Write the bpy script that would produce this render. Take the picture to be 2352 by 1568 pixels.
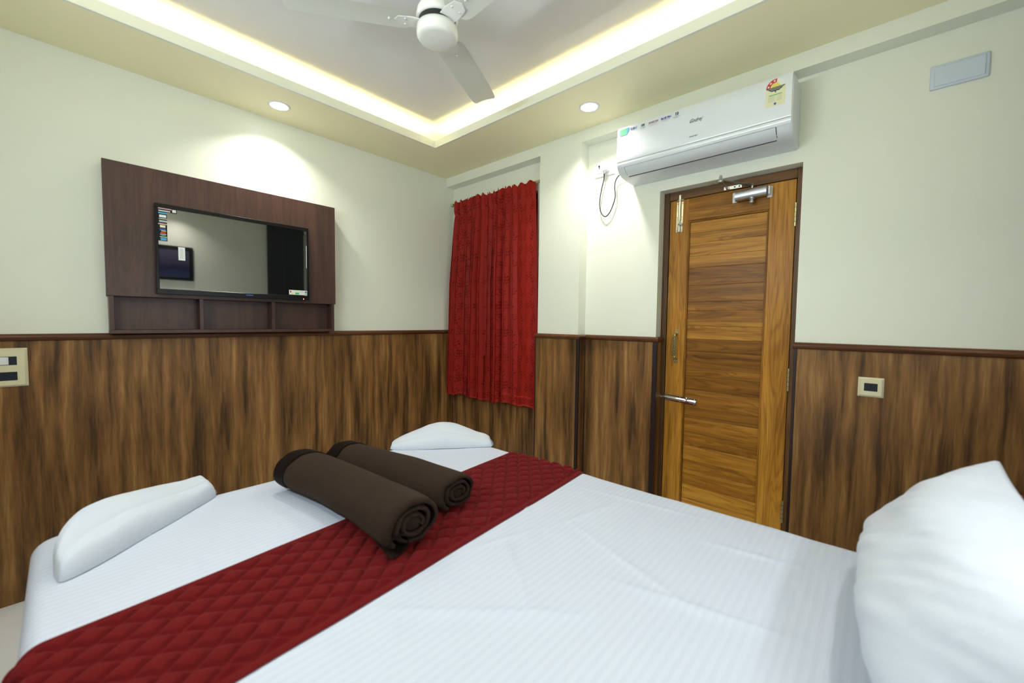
import bpy, bmesh, math, random
from mathutils import Vector, Matrix, noise
from math import sin, cos, pi, radians, sqrt, exp

for o in list(bpy.data.objects): bpy.data.objects.remove(o)
SC = bpy.context.scene
COL = SC.collection
random.seed(7)

# ------------------------------------------------------------------ camera
PITCH, ROLL, YAW = -0.0501346, 0.0123214, 0.734207
FPX = 932.1
fw = Vector((-sin(YAW)*cos(PITCH), cos(YAW)*cos(PITCH), sin(PITCH)))
r0 = Vector((cos(YAW), sin(YAW), 0)); u0 = r0.cross(fw)
rr = r0*cos(ROLL)+u0*sin(ROLL); uu = u0*cos(ROLL)-r0*sin(ROLL)
cam = bpy.data.cameras.new('camera'); cam_o = bpy.data.objects.new('camera', cam); COL.objects.link(cam_o)
M = Matrix((rr, uu, -fw)).transposed().to_4x4(); M.translation = Vector((2.8530, -2.2816, 1.3039))
cam_o.matrix_world = M
cam.sensor_width = 36.0; cam.lens = FPX/2352*36.0; cam.clip_start = 0.02
cam.dof.use_dof = True; cam.dof.focus_distance = 3.0; cam.dof.aperture_fstop = 1.8
SC.camera = cam_o

# ------------------------------------------------------------------ world, exposure
w = bpy.data.worlds.new('world'); SC.world = w; w.use_nodes = True
w.node_tree.nodes['Background'].inputs[0].default_value = (0.02, 0.03, 0.05, 1)
w.node_tree.nodes['Background'].inputs[1].default_value = 0.3
SC.view_settings.view_transform = 'Standard'; SC.view_settings.look = 'None'
SC.view_settings.exposure = 0.07; SC.view_settings.gamma = 1.0
SC.view_settings.use_curve_mapping = False
DOWN_POWER = 5.0
DOWN_COL = (1.0, 0.95, 0.88)
COVE_STRENGTH = 40.0
COVE_COL = (1.0, 0.84, 0.36)
ADDED_TUBE_POWER = 4.0  # wall tubes added out of view for overall brightness
ADDED_TUBE2_POWER = 20.0
ADDED_TUBE_COL = (0.80, 0.93, 1.0)

# ------------------------------------------------------------------ node helper
class NT:
    def __init__(s, name):
        s.m = bpy.data.materials.new(name); s.m.use_nodes = True
        s.t = s.m.node_tree; s.n = s.t.nodes; s.l = s.t.links
        s.b = s.n['Principled BSDF']
    def add(s, ty, **k):
        n = s.n.new(ty)
        for a, v in k.items(): setattr(n, a, v)
        return n
    def inp(s, n, i, v):
        if v is None: return
        if isinstance(v, bpy.types.NodeSocket): s.l.new(v, n.inputs[i])
        else: n.inputs[i].default_value = v
    def coord(s, kind='Object'):
        return s.add('ShaderNodeTexCoord').outputs[kind]
    def sep(s, v):
        n = s.add('ShaderNodeSeparateXYZ'); s.inp(n, 0, v); return n.outputs
    def comb(s, x=0., y=0., z=0.):
        n = s.add('ShaderNodeCombineXYZ')
        for i, v in enumerate((x, y, z)): s.inp(n, i, v)
        return n.outputs[0]
    def math(s, op, a, b=None, c=None):
        n = s.add('ShaderNodeMath', operation=op); s.inp(n, 0, a); s.inp(n, 1, b); s.inp(n, 2, c); return n.outputs[0]
    def map(s, v, scale=(1, 1, 1), rot=(0, 0, 0), loc=(0, 0, 0)):
        n = s.add('ShaderNodeMapping'); s.inp(n, 0, v)
        n.inputs['Scale'].default_value = scale; n.inputs['Rotation'].default_value = rot; n.inputs['Location'].default_value = loc
        return n.outputs[0]
    def noise(s, v, scale=5., detail=4., rough=.55, dist=0.):
        n = s.add('ShaderNodeTexNoise'); s.inp(n, 'Vector', v)
        n.inputs['Scale'].default_value = scale; n.inputs['Detail'].default_value = detail
        n.inputs['Roughness'].default_value = rough; n.inputs['Distortion'].default_value = dist
        return n.outputs['Fac']
    def ramp(s, f, stops, interp='LINEAR'):
        n = s.add('ShaderNodeValToRGB'); s.inp(n, 0, f); cr = n.color_ramp; cr.interpolation = interp
        while len(cr.elements) < len(stops): cr.elements.new(.5)
        for e, (p, c) in zip(cr.elements, stops):
            e.position = p; e.color = (c[0], c[1], c[2], 1) if not isinstance(c, (int, float)) else (c, c, c, 1)
        return n.outputs[0]
    def mix(s, f, a, b, mode='MIX'):
        n = s.add('ShaderNodeMix', data_type='RGBA', blend_type=mode)
        s.inp(n, 0, f)
        for i, v in ((6, a), (7, b)):
            if isinstance(v, (tuple, list)): v = (v[0], v[1], v[2], 1)
            s.inp(n, i, v)
        return n.outputs[2]
    def bump(s, h, strength=.3, dist=.01):
        n = s.add('ShaderNodeBump'); s.inp(n, 'Height', h); n.inputs['Strength'].default_value = strength
        n.inputs['Distance'].default_value = dist
        s.l.new(n.outputs[0], s.b.inputs['Normal'])
    def out(s, col=None, rough=None, metal=None, spec=None, **k):
        if isinstance(col, (tuple, list)): col = (col[0], col[1], col[2], 1)
        s.inp(s.b, 'Base Color', col); s.inp(s.b, 'Roughness', rough); s.inp(s.b, 'Metallic', metal)
        s.inp(s.b, 'Specular IOR Level', spec)
        for a, v in k.items(): s.inp(s.b, a.replace('_', ' '), v)
        return s.m

def plain(name, col, rough=.5, metal=0., spec=.5, var=.06, scale=20., **k):
    t = NT(name)
    f = t.noise(t.coord(), scale, 3)
    c = t.mix(f, tuple(x*(1-var) for x in col), tuple(min(1, x*(1+var)) for x in col))
    return t.out(c, rough, metal, spec, **k)

def emit(name, col, strength):
    t = NT(name); t.out((0.8, 0.8, 0.8), .5)
    t.b.inputs['Emission Color'].default_value = (*col, 1); t.b.inputs['Emission Strength'].default_value = strength
    return t.m

# ------------------------------------------------------------------ materials
MAT = {}
def m_paint(name, col, rough):
    t = NT(name); co = t.coord()
    f = t.noise(co, 1.3, 3)
    c = t.mix(f, tuple(x*.97 for x in col), tuple(min(1, x*1.03) for x in col))
    m = t.out(c, rough, 0., .4)
    t.bump(t.noise(co, 55., 4), .05, .004)
    return m
MAT['paint'] = m_paint('cream_wall_paint', (.81, .835, .72), .40)
MAT['soffit'] = m_paint('cream_paint_bounce_tint', (.95, .90, .60), .5)  # wall cream, lightened and yellowed to stand in for bounced light
MAT['ceil'] = m_paint('white_ceiling_paint', (.76, .76, .76), .6)

def m_laminate():
    t = NT('streaked_wood_laminate'); x, y, z = t.sep(t.coord())
    c = t.math('SUBTRACT', x, y)
    v1 = t.comb(c, t.math('MULTIPLY', z, .11), 0.)
    wob = t.noise(t.comb(t.math('MULTIPLY', c, 4.), t.math('MULTIPLY', z, 1.6), 3.), 1.6, 3)
    c2 = t.math('ADD', c, t.math('MULTIPLY', wob, .035))
    v2 = t.comb(c2, t.math('MULTIPLY', z, .07), 1.)
    a = t.noise(v2, 15., 5, .6, .25)
    b = t.noise(t.comb(c2, t.math('MULTIPLY', z, .05), 7.), 46., 5, .65)
    d = t.noise(t.comb(c, t.math('MULTIPLY', z, .02), 4.), 240., 3, .6)
    blot = t.noise(t.comb(t.math('MULTIPLY', c, 3.), t.math('MULTIPLY', z, 1.1), 9.), 2.2, 4)
    f = t.math('ADD', t.math('MULTIPLY', a, .62), t.math('MULTIPLY', b, .30))
    f = t.math('ADD', f, t.math('MULTIPLY', d, .10))
    f = t.math('ADD', f, t.math('MULTIPLY', t.math('SUBTRACT', blot, .5), .16))
    col = t.ramp(f, [(.33, (.030, .017, .008)), (.43, (.082, .040, .0145)), (.50, (.175, .085, .027)), (.57, (.255, .128, .041)), (.66, (.40, .225, .078))])
    m = t.out(col, t.ramp(f, [(.3, .34), (.7, .46)]), 0., .3)
    t.bump(d, .05, .002)
    return m
MAT['laminate'] = m_laminate()

def m_grain(name, cols, axis, rough=.4, fine=1., rnd=0., spec=.28, scale=1., knots=True):
    """wood with grain along axis (0 x, 1 y, 2 z), per-object variation from Object Info"""
    t = NT(name); co = t.coord(); oi = t.add('ShaderNodeObjectInfo').outputs['Random']
    off = t.math('MULTIPLY', oi, 37.)
    s = [16*scale, 16*scale, 16*scale]; s[axis] = 1.15*scale
    n = t.add('ShaderNodeVectorMath', operation='ADD'); t.inp(n, 0, t.map(co, tuple(s))); t.inp(n, 1, t.comb(off, off, off))
    v = n.outputs[0]
    base = t.noise(v, .8, 2.5, .5, .9)
    ring = t.math('ABSOLUTE', t.math('SINE', t.math('MULTIPLY', base, 40.0)))
    rg = t.math('POWER', ring, 5.)
    s2 = [190*fine, 190*fine, 190*fine]; s2[axis] = 5*fine
    fine_n = t.noise(t.map(co, tuple(s2)), 1., 3, .6)
    s3 = [60*fine, 60*fine, 60*fine]; s3[axis] = 2.2*fine
    mid_n = t.noise(t.map(co, tuple(s3)), 1., 3, .6)
    f = t.math('ADD', t.math('MULTIPLY', base, .42), t.math('MULTIPLY', rg, -.075))
    f = t.math('ADD', f, t.math('MULTIPLY', fine_n, .22))
    f = t.math('ADD', f, t.math('MULTIPLY', mid_n, .22))
    f = t.math('ADD', f, t.math('MULTIPLY', t.math('SUBTRACT', oi, .5), rnd))
    col = t.ramp(f, [(.18, cols[0]), (.38, cols[1]), (.52, cols[2]), (.68, cols[3])])
    m = t.out(col, rough, 0., spec)
    t.bump(fine_n, .06, .002)
    return m
TEAK = [(.11, .040, .005), (.29, .122, .016), (.49, .230, .032), (.66, .36, .066)]
MAT['teak_h'] = m_grain('teak_grain_across', TEAK, 0, .36, 1., .20, .18)
MAT['teak_v'] = m_grain('teak_grain_upright', TEAK, 2, .36, 1., .12, .18)
MAT['teak_frame'] = m_grain('teak_frame', [(.04, .018, .007), (.11, .052, .018), (.19, .09, .028), (.28, .14, .04)], 2, .4, 1., .1)
MAT['teak_frame_h'] = m_grain('teak_frame_head', [(.04, .018, .007), (.11, .052, .018), (.19, .09, .028), (.28, .14, .04)], 0, .4, 1., .1)
WAL = [(.030, .0125, .010), (.060, .026, .020), (.085, .037, .028), (.115, .052, .039)]
MAT['walnut'] = m_grain('dark_walnut_laminate', WAL, 2, .38, .8, .04, .5)
RAILC = [(.055, .018, .007), (.10, .036, .013), (.145, .055, .019), (.20, .08, .03)]
MAT['rail_x'] = m_grain('polished_rail_x', RAILC, 0, .27)
MAT['rail_y'] = m_grain('polished_rail_y', RAILC, 1, .27)
MAT['edge'] = plain('dark_plum_edging', (.022, .011, .012), .35)
MAT['window_wood'] = m_grain('window_wood', [(.02, .01, .005), (.045, .02, .009), (.07, .03, .012), (.10, .045, .018)], 2, .4)
MAT['white_plastic'] = plain('white_plastic', (.80, .82, .83), .32, var=.01)
MAT['ac_white'] = plain('glossy_white_plastic', (.79, .83, .87), .16, var=.008)
MAT['ac_lower'] = plain('satin_white_plastic', (.70, .75, .78), .3, var=.01)
MAT['ac_dark'] = plain('dark_slot', (.02, .025, .04), .6)
MAT['plate_blue'] = plain('pale_blue_white_plastic', (.62, .70, .78), .4, var=.015)
MAT['cream_plastic'] = plain('cream_plastic', (.74, .70, .47), .33, var=.015)
MAT['module_dark'] = plain('slate_switch', (.012, .018, .03), .3)
MAT['chrome'] = plain('polished_steel', (.78, .78, .76), .14, 1., var=.03)
MAT['aluminium'] = plain('satin_aluminium', (.50, .52, .54), .34, 1., var=.03)
MAT['arm_steel'] = plain('grey_steel', (.30, .29, .27), .4, 1., var=.05)
MAT['brass'] = plain('antique_brass', (.42, .36, .18), .32, 1., var=.12, scale=60)
MAT['pale_brass'] = plain('pale_brass', (.62, .56, .33), .28, 1., var=.05)
MAT['black_metal'] = plain('blackened_recess', (.012, .011, .010), .45)
MAT['black_plastic'] = plain('black_bezel', (.004, .004, .005), .3, spec=.25)
MAT['cable'] = plain('black_cable', (.018, .018, .018), .45)
MAT['fan'] = plain('ivory_fan_enamel', (.86, .87, .82), .28, var=.01)
MAT['sticker_white'] = plain('sticker_white', (.78, .80, .78), .5, var=.01)
MAT['label_yellow'] = plain('label_yellow', (.78, .78, .50), .5, var=.02)
MAT['label_red'] = plain('label_red', (.60, .045, .02), .5)
MAT['label_sun'] = plain('label_sun', (.80, .72, .14), .5)
MAT['label_black'] = plain('label_black', (.02, .035, .035), .5)
MAT['label_grey'] = plain('label_grey', (.42, .45, .42), .5)
MAT['label_green'] = plain('label_green', (.05, .42, .16), .5)
MAT['label_blue'] = plain('label_blue', (.05, .35, .62), .5)
MAT['ink_blue'] = plain('ink_blue', (.04, .09, .42), .5)
MAT['ink_dark'] = plain('ink_dark', (.05, .06, .07), .5)
MAT['ink_maroon'] = plain('ink_maroon', (.26, .14, .17), .5)
MAT['ink_pink'] = plain('ink_pink', (.62, .36, .36), .5)
MAT['leather'] = plain('maroon_leatherette', (.17, .022, .026), .42, var=.08, scale=8)
MAT['bed_wood'] = m_grain('bed_wood', WAL, 0, .4)
MAT['mattress'] = plain('mattress_ticking', (.7, .7, .68), .8)
MAT['lens'] = emit('downlight_lens', (1, 1, 1), 14.)
MAT['led'] = emit('cove_led', COVE_COL, COVE_STRENGTH)
MAT['red_led'] = emit('standby_led', (1, .03, .02), 3.)
MAT['night'] = plain('night_outside', (.006, .007, .009), .9)
MAT['dark_door'] = plain('dark_wardrobe', (.012, .011, .010), .55)
MAT['picture'] = None

def m_screen():
    t = NT('tv_screen_glass'); t.out((.004, .005, .006), .025, 0., .8)
    t.b.inputs['IOR'].default_value = 2.3
    return t.m
MAT['screen'] = m_screen()
def m_glass():
    t = NT('window_glass'); t.out((.02, .025, .03), .05, 0., .8); return t.m
MAT['glass'] = m_glass()

def m_picture():
    t = NT('dusk_landscape_print'); x, y, z = t.sep(t.coord())
    h = t.math('ADD', t.math('MULTIPLY', z, 2.6), t.math('MULTIPLY', t.noise(t.comb(0., y, 0.), 9., 4), .35))
    c = t.ramp(h, [(.0, (.03, .045, .12)), (.42, (.02, .03, .11)), (.55, (.008, .010, .05)), (.72, (.05, .035, .09)), (1., (.07, .065, .13))])
    return t.out(c, .35)
MAT['picture'] = m_picture()

def m_marble():
    t = NT('white_veined_marble'); co = t.coord()
    wv = t.noise(co, 1.3, 3, .5, .8)
    v = t.math('ABSOLUTE', t.math('SUBTRACT', wv, .5))
    vein = t.ramp(v, [(0., .8), (.006, .45), (.022, 0.)])
    base = t.mix(t.noise(co, 3., 4), (.72, .76, .77), (.82, .85, .85))
    c = t.mix(vein, base, (.50, .46, .26))
    return t.out(c, .16, 0., .5)
MAT['marble'] = m_marble()

def m_sheet():
    t = NT('white_satin_stripe_cotton'); co = t.coord(); x, y, z = t.sep(co)
    s = t.math('SINE', t.math('MULTIPLY', x, 2*pi/.022))
    f = t.ramp(t.math('ADD', t.math('MULTIPLY', s, .5), .5), [(.35, 0.), (.65, 1.)])
    c = t.mix(f, (.525, .58, .69), (.55, .605, .715))
    m = t.out(c, t.ramp(f, [(0., .75), (1., .5)]), 0., .3)
    h = t.math('ADD', t.math('MULTIPLY', t.noise(co, 7., 4), .6), t.math('MULTIPLY', f, .02))
    t.bump(h, .22, .012)
    t.b.inputs['Sheen Weight'].default_value = .15
    return m
MAT['sheet'] = m_sheet()

def m_cloth(name, col, rough=.85, sheen=.2, scale=220., bstr=.12, tint=None, big=.06):
    t = NT(name); co = t.coord()
    f = t.noise(co, 6., 4); g = t.noise(co, scale, 2)
    c = t.mix(t.math('ADD', t.math('MULTIPLY', f, .7), t.math('MULTIPLY', g, .3)), tuple(x*(1-big*2) for x in col), tuple(min(1, x*(1+big*2)) for x in col))
    m = t.out(c, rough, 0., .05)
    t.b.inputs['Sheen Weight'].default_value = sheen
    if tint: t.b.inputs['Sheen Tint'].default_value = (*tint, 1)
    t.bump(t.math('ADD', g, t.math('MULTIPLY', t.noise(co, 9., 4), 2.)), bstr, .006)
    return m
MAT['towel'] = m_cloth('white_towel', (.58, .635, .72), .9, .2, 300., .15, None, .01)
MAT['pillowcase'] = m_cloth('white_pillowcase', (.56, .615, .70), .7, .1, 120., .10, None, .01)
MAT['fleece'] = m_cloth('dark_brown_fleece', (.028, .0175, .0125), .95, .10, 400., .45, (.6, .45, .35), .12)
MAT['binding'] = m_cloth('brown_satin_binding', (.017, .011, .009), .55, .1, 200., .1, (.5, .4, .35), .05)
MAT['quilt'] = m_cloth('maroon_quilted_velvet', (.112, .0068, .0075), .85, .15, 160., .25, (.8, .28, .28), .10)

def m_curtain():
    t = NT('red_damask_satin'); co = t.coord('UV'); u, v, _ = t.sep(co)
    # sprigs: rows of slanting leaves on wandering stems, in metres of cloth
    col_i = t.math('FLOOR', t.math('MULTIPLY', u, 1/.09))
    cu = t.math('SUBTRACT', t.math('FRACT', t.math('MULTIPLY', u, 1/.09)), .5)
    sway = t.math('MULTIPLY', t.math('SINE', t.math('ADD', t.math('MULTIPLY', v, 31.), t.math('MULTIPLY', col_i, 2.1))), .16)
    cu = t.math('SUBTRACT', cu, sway)
    au = t.math('ABSOLUTE', cu)
    lv = t.math('ADD', t.math('MULTIPLY', v, 1/.024), t.math('MULTIPLY', au, -2.6))
    row = t.math('SUBTRACT', t.math('FRACT', lv), .5)
    lobe = t.math('SUBTRACT', t.math('FRACT', t.math('MULTIPLY', au, 6.)), .5)
    e = t.math('ADD', t.math('POWER', t.math('MULTIPLY', row, 2.6), 2.), t.math('POWER', t.math('MULTIPLY', lobe, 2.2), 2.))
    leaf = t.math('LESS_THAN', e, .62)
    env = t.math('LESS_THAN', au, t.math('ADD', .20, t.math('MULTIPLY', t.math('SINE', t.math('MULTIPLY', v, 61.)), .17)))
    stem = t.math('LESS_THAN', au, .018)
    pat = t.math('MAXIMUM', t.math('MULTIPLY', leaf, env), stem)
    n = t.noise(t.comb(u, v, 0.), 7., 3)
    pat = t.math('MULTIPLY', pat, t.ramp(n, [(.3, .45), (.6, 1.)]))
    weave = t.noise(t.comb(t.math('MULTIPLY', u, 900.), t.math('MULTIPLY', v, 130.), 0.), 1., 2)
    base = t.mix(weave, (.50, .028, .019), (.60, .040, .027))
    c = t.mix(pat, base, (.30, .013, .009))
    m = t.out(c, t.mix(pat, (.42, .42, .42), (.65, .65, .65)), 0., .18)
    t.b.inputs['Sheen Weight'].default_value = .05
    t.b.inputs['Sheen Tint'].default_value = (.9, .15, .12, 1)
    t.bump(t.math('ADD', weave, t.math('MULTIPLY', t.noise(t.comb(u, v, 0.), 16., 4), 3.)), .10, .006)
    return m
MAT['curtain'] = m_curtain()

# ------------------------------------------------------------------ mesh helpers (world coordinates)
def B(): return bmesh.new()
def box(bm, a, b, bev=0., seg=2):
    a, b = Vector(a), Vector(b); c = (a+b)/2; s = b-a
    r = bmesh.ops.create_cube(bm, size=1.0, matrix=Matrix.Translation(c) @ Matrix.Diagonal((*[abs(x) for x in s], 1)))
    if bev:
        es = list({e for v in r['verts'] for e in v.link_edges})
        bmesh.ops.bevel(bm, geom=es, offset=bev, segments=seg, affect='EDGES', profile=.5)
    return bm
def frame_of(d):
    d = Vector(d).normalized(); a = Vector((0, 0, 1)) if abs(d.z) < .9 else Vector((1, 0, 0))
    x = d.cross(a).normalized(); y = d.cross(x).normalized(); return x, y, d
def cyl(bm, p, q, r1, r2=None, n=20, cap=True):
    p, q = Vector(p), Vector(q); r2 = r1 if r2 is None else r2
    x, y, d = frame_of(q-p); A = []; C = []
    for i in range(n):
        t = 2*pi*i/n; e = x*cos(t)+y*sin(t)
        A.append(bm.verts.new(p+e*r1)); C.append(bm.verts.new(q+e*r2))
    for i in range(n):
        j = (i+1) % n; bm.faces.new((A[i], A[j], C[j], C[i]))
    if cap: bm.faces.new(A[::-1]); bm.faces.new(C)
    return bm
def tube(bm, pts, r, n=10, cap=True):
    pts = [Vector(p) for p in pts]; rings = []; px = None
    for i, p in enumerate(pts):
        d = (pts[min(i+1, len(pts)-1)]-pts[max(i-1, 0)]).normalized()
        if px is None: x, y, _ = frame_of(d)
        else: x = (px-d*px.dot(d)).normalized(); y = d.cross(x)
        px = x
        rings.append([bm.verts.new(p+(x*cos(2*pi*k/n)+y*sin(2*pi*k/n))*r) for k in range(n)])
    for a, b in zip(rings, rings[1:]):
        for k in range(n): bm.faces.new((a[k], a[(k+1) % n], b[(k+1) % n], b[k]))
    if cap: bm.faces.new(rings[0][::-1]); bm.faces.new(rings[-1])
    return bm
def lathe(bm, c, prof, n=40, axis=2):
    """prof = [(radius, height)] about the z axis through c"""
    c = Vector(c); rings = []
    for r, h in prof:
        if r < 1e-6: rings.append([bm.verts.new(c+Vector((0, 0, h)))])
        else: rings.append([bm.verts.new(c+Vector((r*cos(2*pi*k/n), r*sin(2*pi*k/n), h))) for k in range(n)])
    for a, b in zip(rings, rings[1:]):
        for k in range(n):
            j = (k+1) % n
            if len(a) == 1 and len(b) == 1: continue
            if len(a) == 1: bm.faces.new((a[0], b[j], b[k]))
            elif len(b) == 1: bm.faces.new((a[k], a[j], b[0]))
            else: bm.faces.new((a[k], a[j], b[j], b[k]))
    bmesh.ops.recalc_face_normals(bm, faces=bm.faces)
    return bm
def prism(bm, poly, f0, f1):
    """poly: list of 2-D points; f0, f1 map a 2-D point to 3-D start and end"""
    a = [bm.verts.new(f0(p)) for p in poly]; b = [bm.verts.new(f1(p)) for p in poly]; n = len(poly)
    for i in range(n):
        j = (i+1) % n; bm.faces.new((a[i], a[j], b[j], b[i]))
    bm.faces.new(a[::-1]); bm.faces.new(b)
    bmesh.ops.recalc_face_normals(bm, faces=bm.faces)
    return bm
def grid(bm, nu, nv, fn, uvfn=None, close_u=False):
    vs = [[bm.verts.new(fn(i/(nu-(0 if close_u else 1)), j/(nv-1))) for j in range(nv)] for i in range(nu)]
    lay = bm.loops.layers.uv.verify() if uvfn else None
    for i in range(nu if close_u else nu-1):
        for j in range(nv-1):
            k = (i+1) % nu
            f = bm.faces.new((vs[i][j], vs[k][j], vs[k][j+1], vs[i][j+1]))
            if uvfn:
                for lp, (a, b) in zip(f.loops, ((i, j), (i+1, j), (i+1, j+1), (i, j+1))):
                    lp[lay].uv = uvfn(a/(nu-1), b/(nv-1))
    return vs
def wpos(o):
    p = Vector((0, 0, 0))
    while o: p += o.location; o = o.parent
    return p
def obj(name, bm, mat, parent=None, smooth=False, loc=None):
    me = bpy.data.meshes.new(name)
    base = Vector(loc) if loc is not None else Vector((0, 0, 0))
    if loc is None and parent: base = wpos(parent)
    bm.transform(Matrix.Translation(-base)); bm.to_mesh(me); bm.free()
    me.materials.append(MAT[mat] if isinstance(mat, str) else mat)
    if smooth:
        for p in me.polygons: p.use_smooth = True
    o = bpy.data.objects.new(name, me); COL.objects.link(o)
    if parent: o.parent = parent; o.location = base-wpos(parent)
    else: o.location = base
    return o
def autosmooth(o, ang=35):
    me = o.data
    bm = bmesh.new(); bm.from_mesh(me)
    for e in bm.edges:
        if len(e.link_faces) == 2 and e.calc_face_angle(0) > radians(ang): e.smooth = False
    for f in bm.faces: f.smooth = True
    bm.to_mesh(me); bm.free(); return o
def tag(o, label, cat=None, group=None, kind=None):
    if label: o['label'] = label
    if cat: o['category'] = cat
    if group: o['group'] = group
    if kind: o['kind'] = kind
    return o
def thing(name, label, cat, loc=(0, 0, 0), group=None, kind=None):
    o = bpy.data.objects.new(name, None); COL.objects.link(o); o.location = loc; o.empty_display_size = .05
    return tag(o, label, cat, group, kind)
def text(name, s, mat, parent, origin, size, xdir=(1, 0, 0), updir=(0, 0, 1), shear=0., depth=.0004, xs=1., bold=0.):
    cu = bpy.data.curves.new(name, 'FONT'); cu.body = s; cu.size = size; cu.shear = shear; cu.extrude = depth; cu.offset = bold
    cu.resolution_u = 3
    t = bpy.data.objects.new(name+'_c', cu)
    COL.objects.link(t); bpy.context.view_layer.update()
    me = bpy.data.meshes.new_from_object(t.evaluated_get(bpy.context.evaluated_depsgraph_get()))
    bpy.data.objects.remove(t)
    X = Vector(xdir).normalized(); Y = Vector(updir).normalized(); Z = X.cross(Y)
    Mx = Matrix((X*xs, Y, Z)).transposed().to_4x4(); Mx.translation = Vector(origin)-wpos(parent)
    me.transform(Mx); me.materials.clear(); me.materials.append(MAT[mat])
    o = bpy.data.objects.new(name, me); COL.objects.link(o); o.parent = parent
    return o

# ================================================================== SETTING
ZC, ZB, D, ZR = 2.534, 2.462, 0.0855, 1.22
XH, YN, ZT = 3.40, -2.90, 2.665      # head wall, near wall, slab underside
PX0, PX1 = 1.040, 1.380             # pillar
DX0, DX1, DZ = 1.870, 2.555, 2.072  # door opening
WX0, WX1, WZ0, WZ1 = .10, .955, 1.20, 2.262
YF = D+.068                         # door frame front plane

bm = B(); box(bm, (-.3, YN-.3, -.1), (XH+.3, .5, 0))
floor = tag(obj('floor', bm, 'marble'), 'white marble floor with thin beige veins', 'floor', kind='structure')

bm = B(); box(bm, (-.2, YN-.2, 0), (0, .35, ZT))
wall_l = tag(obj('wall_left', bm, 'paint'), 'cream wall carrying the television panel above wood wainscot', 'wall', kind='structure')

# back wall with window hole, door hole, pillar and beam
bm = B(); T = .35
box(bm, (0, D, 0), (WX0, T, ZT)); box(bm, (WX1, D, 0), (DX0, T, ZT)); box(bm, (WX0, D, 0), (WX1, T, WZ0)); box(bm, (WX0, D, WZ1), (WX1, T, ZT))
box(bm, (DX0, D, DZ), (DX1, T, ZT)); box(bm, (DX1, D, 0), (XH+.2, T, ZT)); box(bm, (DX0, YF+.06, 0), (DX1, T, DZ))
wall_b = tag(obj('wall_back', bm, 'paint'), 'cream wall with door, window recess, pillar and beam', 'wall', kind='structure')
bm = B(); box(bm, (PX0, 0, 0), (PX1, D, ZT))
wall_p = tag(obj('wall_pillar', bm, 'paint'), 'shallow cream pillar between the window recess and the door', 'wall', kind='structure')
bm = B(); box(bm, (0, 0, ZB), (PX0, D, ZT)); box(bm, (PX1, 0, ZB), (XH, D, ZT))
wall_bm = tag(obj('wall_beam', bm, 'paint'), 'shallow cream beam under the ceiling above window and door', 'wall', kind='structure')
bm = B(); box(bm, (XH, YN-.2, 0), (XH+.2, .35, ZT))
wall_r = tag(obj('wall_right', bm, 'paint'), 'cream wall behind the headboard, seen mirrored in the television', 'wall', kind='structure')
bm = B(); box(bm, (0, YN-.2, 0), (XH, YN, ZT))
wall_f = tag(obj('wall_front', bm, 'paint'), 'cream wall on the camera side of the room', 'wall', kind='structure')

# ceiling: soffit ring, lip, cove and slab
TX0, TX1, TY1, TY0 = .444, 2.96, -.456, -2.45
ceil = thing('ceiling', 'cream dropped ceiling border around a white tray with lit cove', 'ceiling', kind='structure')
bm = B()
L = .014; H = .051
box(bm, (0, YN, ZC), (TX0-L, 0, ZC+.016)); box(bm, (TX1+L, YN, ZC), (XH, 0, ZC+.016))
box(bm, (TX0-L, TY1+L, ZC), (TX1+L, 0, ZC+.016)); box(bm, (TX0-L, YN, ZC), (TX1+L, TY0-L, ZC+.016))
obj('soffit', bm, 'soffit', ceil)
bm = B()
box(bm, (TX0-L, TY0-L, ZC), (TX0, TY1+L, ZC+H)); box(bm, (TX1, TY0-L, ZC), (TX1+L, TY1+L, ZC+H))
box(bm, (TX0, TY1, ZC), (TX1, TY1+L, ZC+H)); box(bm, (TX0, TY0-L, ZC), (TX1, TY0, ZC+H))
obj('cove_lip', bm, 'paint', ceil)
bm = B(); K = .13
box(bm, (TX0-K-.02, TY0-K, ZC+.016), (TX0-K, TY1+K, ZT)); box(bm, (TX1+K, TY0-K, ZC+.016), (TX1+K+.02, TY1+K, ZT))
box(bm, (TX0-K, TY1+K, ZC+.016), (TX1+K, TY1+K+.02, ZT)); box(bm, (TX0-K, TY0-K-.02, ZC+.016), (TX1+K, TY0-K, ZT))
obj('cove_back', bm, 'ceil', ceil)
bm = B(); box(bm, (-.2, YN-.2, ZT), (XH+.2, .35, ZT+.08)); obj('tray_slab', bm, 'ceil', ceil)

# cove LED strips, one along each side
for nm, a, b in (('television wall', (TX0-.055, TY0, 0), (TX0-.043, TY1, 0)), ('door wall', (TX0, TY1+.043, 0), (TX1, TY1+.055, 0)),
                 ('headboard wall', (TX1+.043, TY0, 0), (TX1+.055, TY1, 0)), ('camera side wall', (TX0, TY0-.055, 0), (TX1, TY0-.043, 0))):
    bm = B(); z0 = ZC+.0165
    box(bm, (a[0], a[1], z0), (b[0], b[1], z0+.004))
    tag(obj('led_strip', bm, 'led'), 'warm yellow light strip hidden in the ceiling cove along the '+nm, 'light strip', 'cove light strips')

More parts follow.
